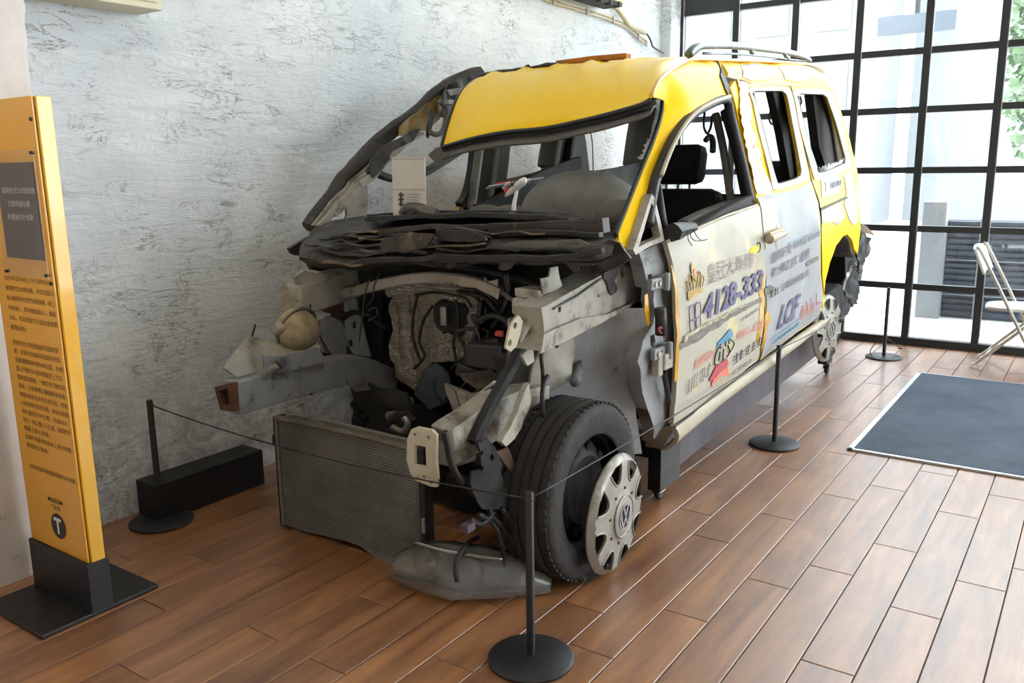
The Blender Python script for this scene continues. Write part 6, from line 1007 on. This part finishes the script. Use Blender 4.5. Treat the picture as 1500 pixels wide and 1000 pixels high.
for z in (1.565,1.085): mk('panel_screw',MB().lathe([(0,-.004),(.006,-.004),(.006,.004)],(-2.592,1.301,z),(0,1,0),10),M_iron,sg)
M_ptext=mat('grey_print',lin(200,194,190),lin(190,186,182),9,.5); M_btext=mat('brown_print',lin(96,62,14),lin(110,70,16),9,.5)
for s,x0,x1,z in (('復興航空235號班機',-2.81,-2.613,1.352),('空難飛機左翼',-2.782,-2.65,1.312),('所撞後的計程車',-2.795,-2.64,1.272)): flat_text(s,(x0,1.2965,z),(x1,1.2965,z),.019,M_ptext,blk,o=.0006)
para=['2015年2月4日上午10時55分，','復興航空235號班機，原定從臺北','松山機場飛往金門尚義機場，機上','共有58人，其中機組員5人，乘客','53人，在起飛後不久因失速墜落','基隆河中。',None,'根據民眾行車記錄器所拍攝到影','像，在機身掠過高架道路的瞬間','左翼撞擊到時速約90公里、在橋','面上行駛的計程車駕駛座上方及','高架道路護欄，一輛正在行駛的計','程車，左前側遭左翼撞擊後受損，','司機與乘客皆未有生命危險。環東','大道南港段因此封閉，事後由救難','隊於基隆河中打撈。造成43人','死亡，機上僅15人生還，並造成計','程車上兩人輕傷。','此事件為臺灣民航史上重大飛機','墜落航空事故。',None,None,'本車為當時被機翼撞擊的計程車。']
z=1.085
for i,s in enumerate(para):
    if s:
        w=.295*min(1,len(s)/14.5); z=1.078-.032*i if i<6 else (.868-.029*(i-7) if i<20 else .446); flat_text(s,(-2.882,1.3015,z),(-2.882+w,1.3015,z),.0175,M_btext,fp,o=.0006)
flat_text('MUSEUM',(-2.783,1.3015,.352),(-2.695,1.3015,.352),.016,M_iron,fp,bold=.01); flat_text('TAXI',(-2.765,1.3015,.328),(-2.713,1.3015,.328),.016,M_iron,fp,bold=.01)
ld=mk('logo_disc',MB().lathe([(0,-.0012),(.044,-.0012),(.044,.0)],(-2.738,1.3015,.272),(0,1,0),32),M_iron,fp); ld.scale=(1,1,1)
flat_text('T',(-2.761,1.3003,.245),(-2.715,1.3003,.245),.056,mat('logo_white',lin(232,230,226),None,3,.5),fp,o=.001,bold=.03,name='logo_letter')
# ================================================================ black beam, mat, chair, wall things
tag(mk('wooden_beam',MB().box((-3.13,2.12,.082),(.14,.54,.164)),mat('black_beam_paint',lin(22,22,23),lin(16,16,17),8,.6,0,.2,40),bevel=.004),'long black painted block lying on the floor against the plaster wall','block')
mt=thing('floor_mat',(-.2,5.23,0),'large blue-grey entrance mat with thin metal edging on the plank floor','mat')
mk('carpet',MB().box((-.16,5.232,.006),(1.53,1.85,.012)),M_carpet,mt)
M_edge=mat('aluminium_edge',lin(206,214,220),lin(186,194,200),9,.3,.6)
for c,d in (((-.94,5.232,.005),(.028,1.90,.012)),((.62,5.232,.005),(.028,1.90,.012)),((-.16,4.294,.005),(1.59,.024,.012)),((-.16,6.17,.005),(1.59,.024,.012))): mk('edge_strip',MB().box(c,d),M_edge,mt,bevel=.003)
ch=thing('folding_chair',(-.42,6.75,0),'white folding chair with metal legs by the window wall','chair')
M_chw=mat('white_chair_plastic',lin(232,230,226),lin(222,220,216),6,.4); M_cht=mat('beige_chair_tube',lin(206,202,190),lin(190,186,174),9,.35,.2)
for y in (6.53,6.93):
    mk('front_leg',MB().tube([(-.70,y,.815),(-.66,y,.77),(-.29,y,.06),(-.26,y,0.005)],.011,10,smooth=4),M_cht,ch,smooth='all'); mk('leg_tip',MB().tube([(-.265,y,.0),(-.275,y,.03)],.014,8),M_chw,ch)
for y in (6.56,6.90):
    mk('rear_leg',MB().tube([(-.25,y,.42),(-.33,y,.36),(-.64,y,.04),(-.668,y,.005)],.011,10,smooth=4),M_cht,ch,smooth='all'); mk('leg_tip',MB().tube([(-.672,y,.0),(-.655,y,.03)],.014,8),M_chw,ch)
mk('stretcher',MB().tube([(-.60,6.56,.08),(-.60,6.90,.08)],.008,8),M_cht,ch,smooth='all'); mk('stretcher',MB().tube([(-.32,6.53,.12),(-.32,6.93,.12)],.008,8),M_cht,ch,smooth='all')
br_=MB()
rows=[]
for k in range(7):
    v=k/6; row=[]
    for i in range(13):
        u=i/12; row.append(V3((-.725+.07*(1-v)*1.0-.02*math.sin(math.pi*u)+.0,6.50+.46*u,.655+.17*v+.012*math.sin(math.pi*u)*v)))
    rows.append(row)
mk('backrest',br_.grid(rows,.018,(1,0,.2)),M_chw,ch,smooth=50,bevel=.004)
loop=[V3((-.42+.22*math.cos(a)*(abs(math.cos(a))**-.35 if abs(math.cos(a))>.05 else 1),6.73+.19*math.sin(a)*(abs(math.sin(a))**-.35 if abs(math.sin(a))>.05 else 1),.432)) for a in [2*math.pi*k/40 for k in range(40)]]
mk('seat',sheet(loop,thick=.022,step=.06,face=(0,0,1),surf=lambda p:V3((p.x,p.y,.432-.012*(1-((p.x+.42)/.22)**2)*(1-((p.y-6.73)/.19)**2)))),M_chw,ch,smooth=50,bevel=.005)
bx=thing('electrical_cabinet',(-3.2,1.87,2.02),'cream metal electrical cabinet high on the plaster wall, cut by the picture top','cabinet')
mk('body',MB().box((-3.165,1.84,2.36),(.16,.52,.68)),M_cabinet,bx,bevel=.004); mk('door',MB().box((-3.082,1.84,2.36),(.012,.47,.63)),M_cabinet,bx,bevel=.003); mk('lock',MB().lathe([(0,.006),(.012,.006),(.012,0)],(-3.076,2.03,2.4),(1,0,0),12),M_chrome,bx)
acp=[(-3.020,5.290,2.501),(-3.020,5.782,2.543)]
ac=thing('air_conditioner',(-3.1,6.1,2.45),'cream air conditioner at the top of the plaster wall near the window','air conditioner')
a0,a1=V3(acp[0]),V3(acp[1]); yc=(a0.y+a1.y)/2; zb=min(a0.z,a1.z)
mk('body',MB().box((-3.12,yc-.2,zb+.2),(.22,.95,.32)),M_cabinet,ac,bevel=.02); mk('grille',MB().box((-3.09,yc-.2,zb+.035),(.15,.86,.03)),M_dark,ac)
for k in range(7): mk('louvre',MB().box((-3.03,yc-.6+k*.13,zb+.03),(.05,.012,.04)),M_grey_trim,ac)
cd1=thing('wall_conduit',[(-3.210,5.144,2.485)][0],'pair of thin cream pipes clipped along the plaster wall down to the corner','pipe')
for d in (0,.022):
    pts=[V3(p)+V3((0,0,d)) for p in [(-3.215,4.902,2.502),(-3.215,5.169,2.489),(-3.215,5.632,2.484),(-3.215,6.026,2.472),(-3.215,6.251,2.449),(-3.215,6.454,2.395),(-3.215,6.590,2.362)]]; mk('pipe',MB().tube(pts,.008,8,smooth=3),M_conduit,cd1,smooth='all')
for p in [(-3.205,5.145,2.485),(-3.205,5.595,2.478),(-3.205,5.996,2.467),(-3.205,6.421,2.396),(-3.205,6.557,2.358)]: mk('clip',MB().box(V3(p)+V3((0,0,.011)),(.012,.022,.05)),M_white,cd1,bevel=.002)
cd2=thing('flexible_duct',[(-3.200,6.050,2.561)][0],'beige flexible duct curving from the air conditioner down the wall','duct')
mk('duct',MB().tube([(-3.200,5.996,2.573),(-3.200,6.028,2.568),(-3.200,6.050,2.561),(-3.200,6.151,2.515),(-3.200,6.244,2.472),(-3.200,6.409,2.456),(-3.200,6.507,2.446)],.018,10,smooth=4),M_conduit,cd2,smooth='all'); mk('cable',MB().tube([(-3.200,6.506,2.451),(-3.200,6.582,2.428),(-3.200,6.634,2.387),(-3.200,6.661,2.358),(-3.200,6.752,2.340),(-3.200,6.871,2.324)],.007,8,smooth=4),M_black,cd2,smooth='all')
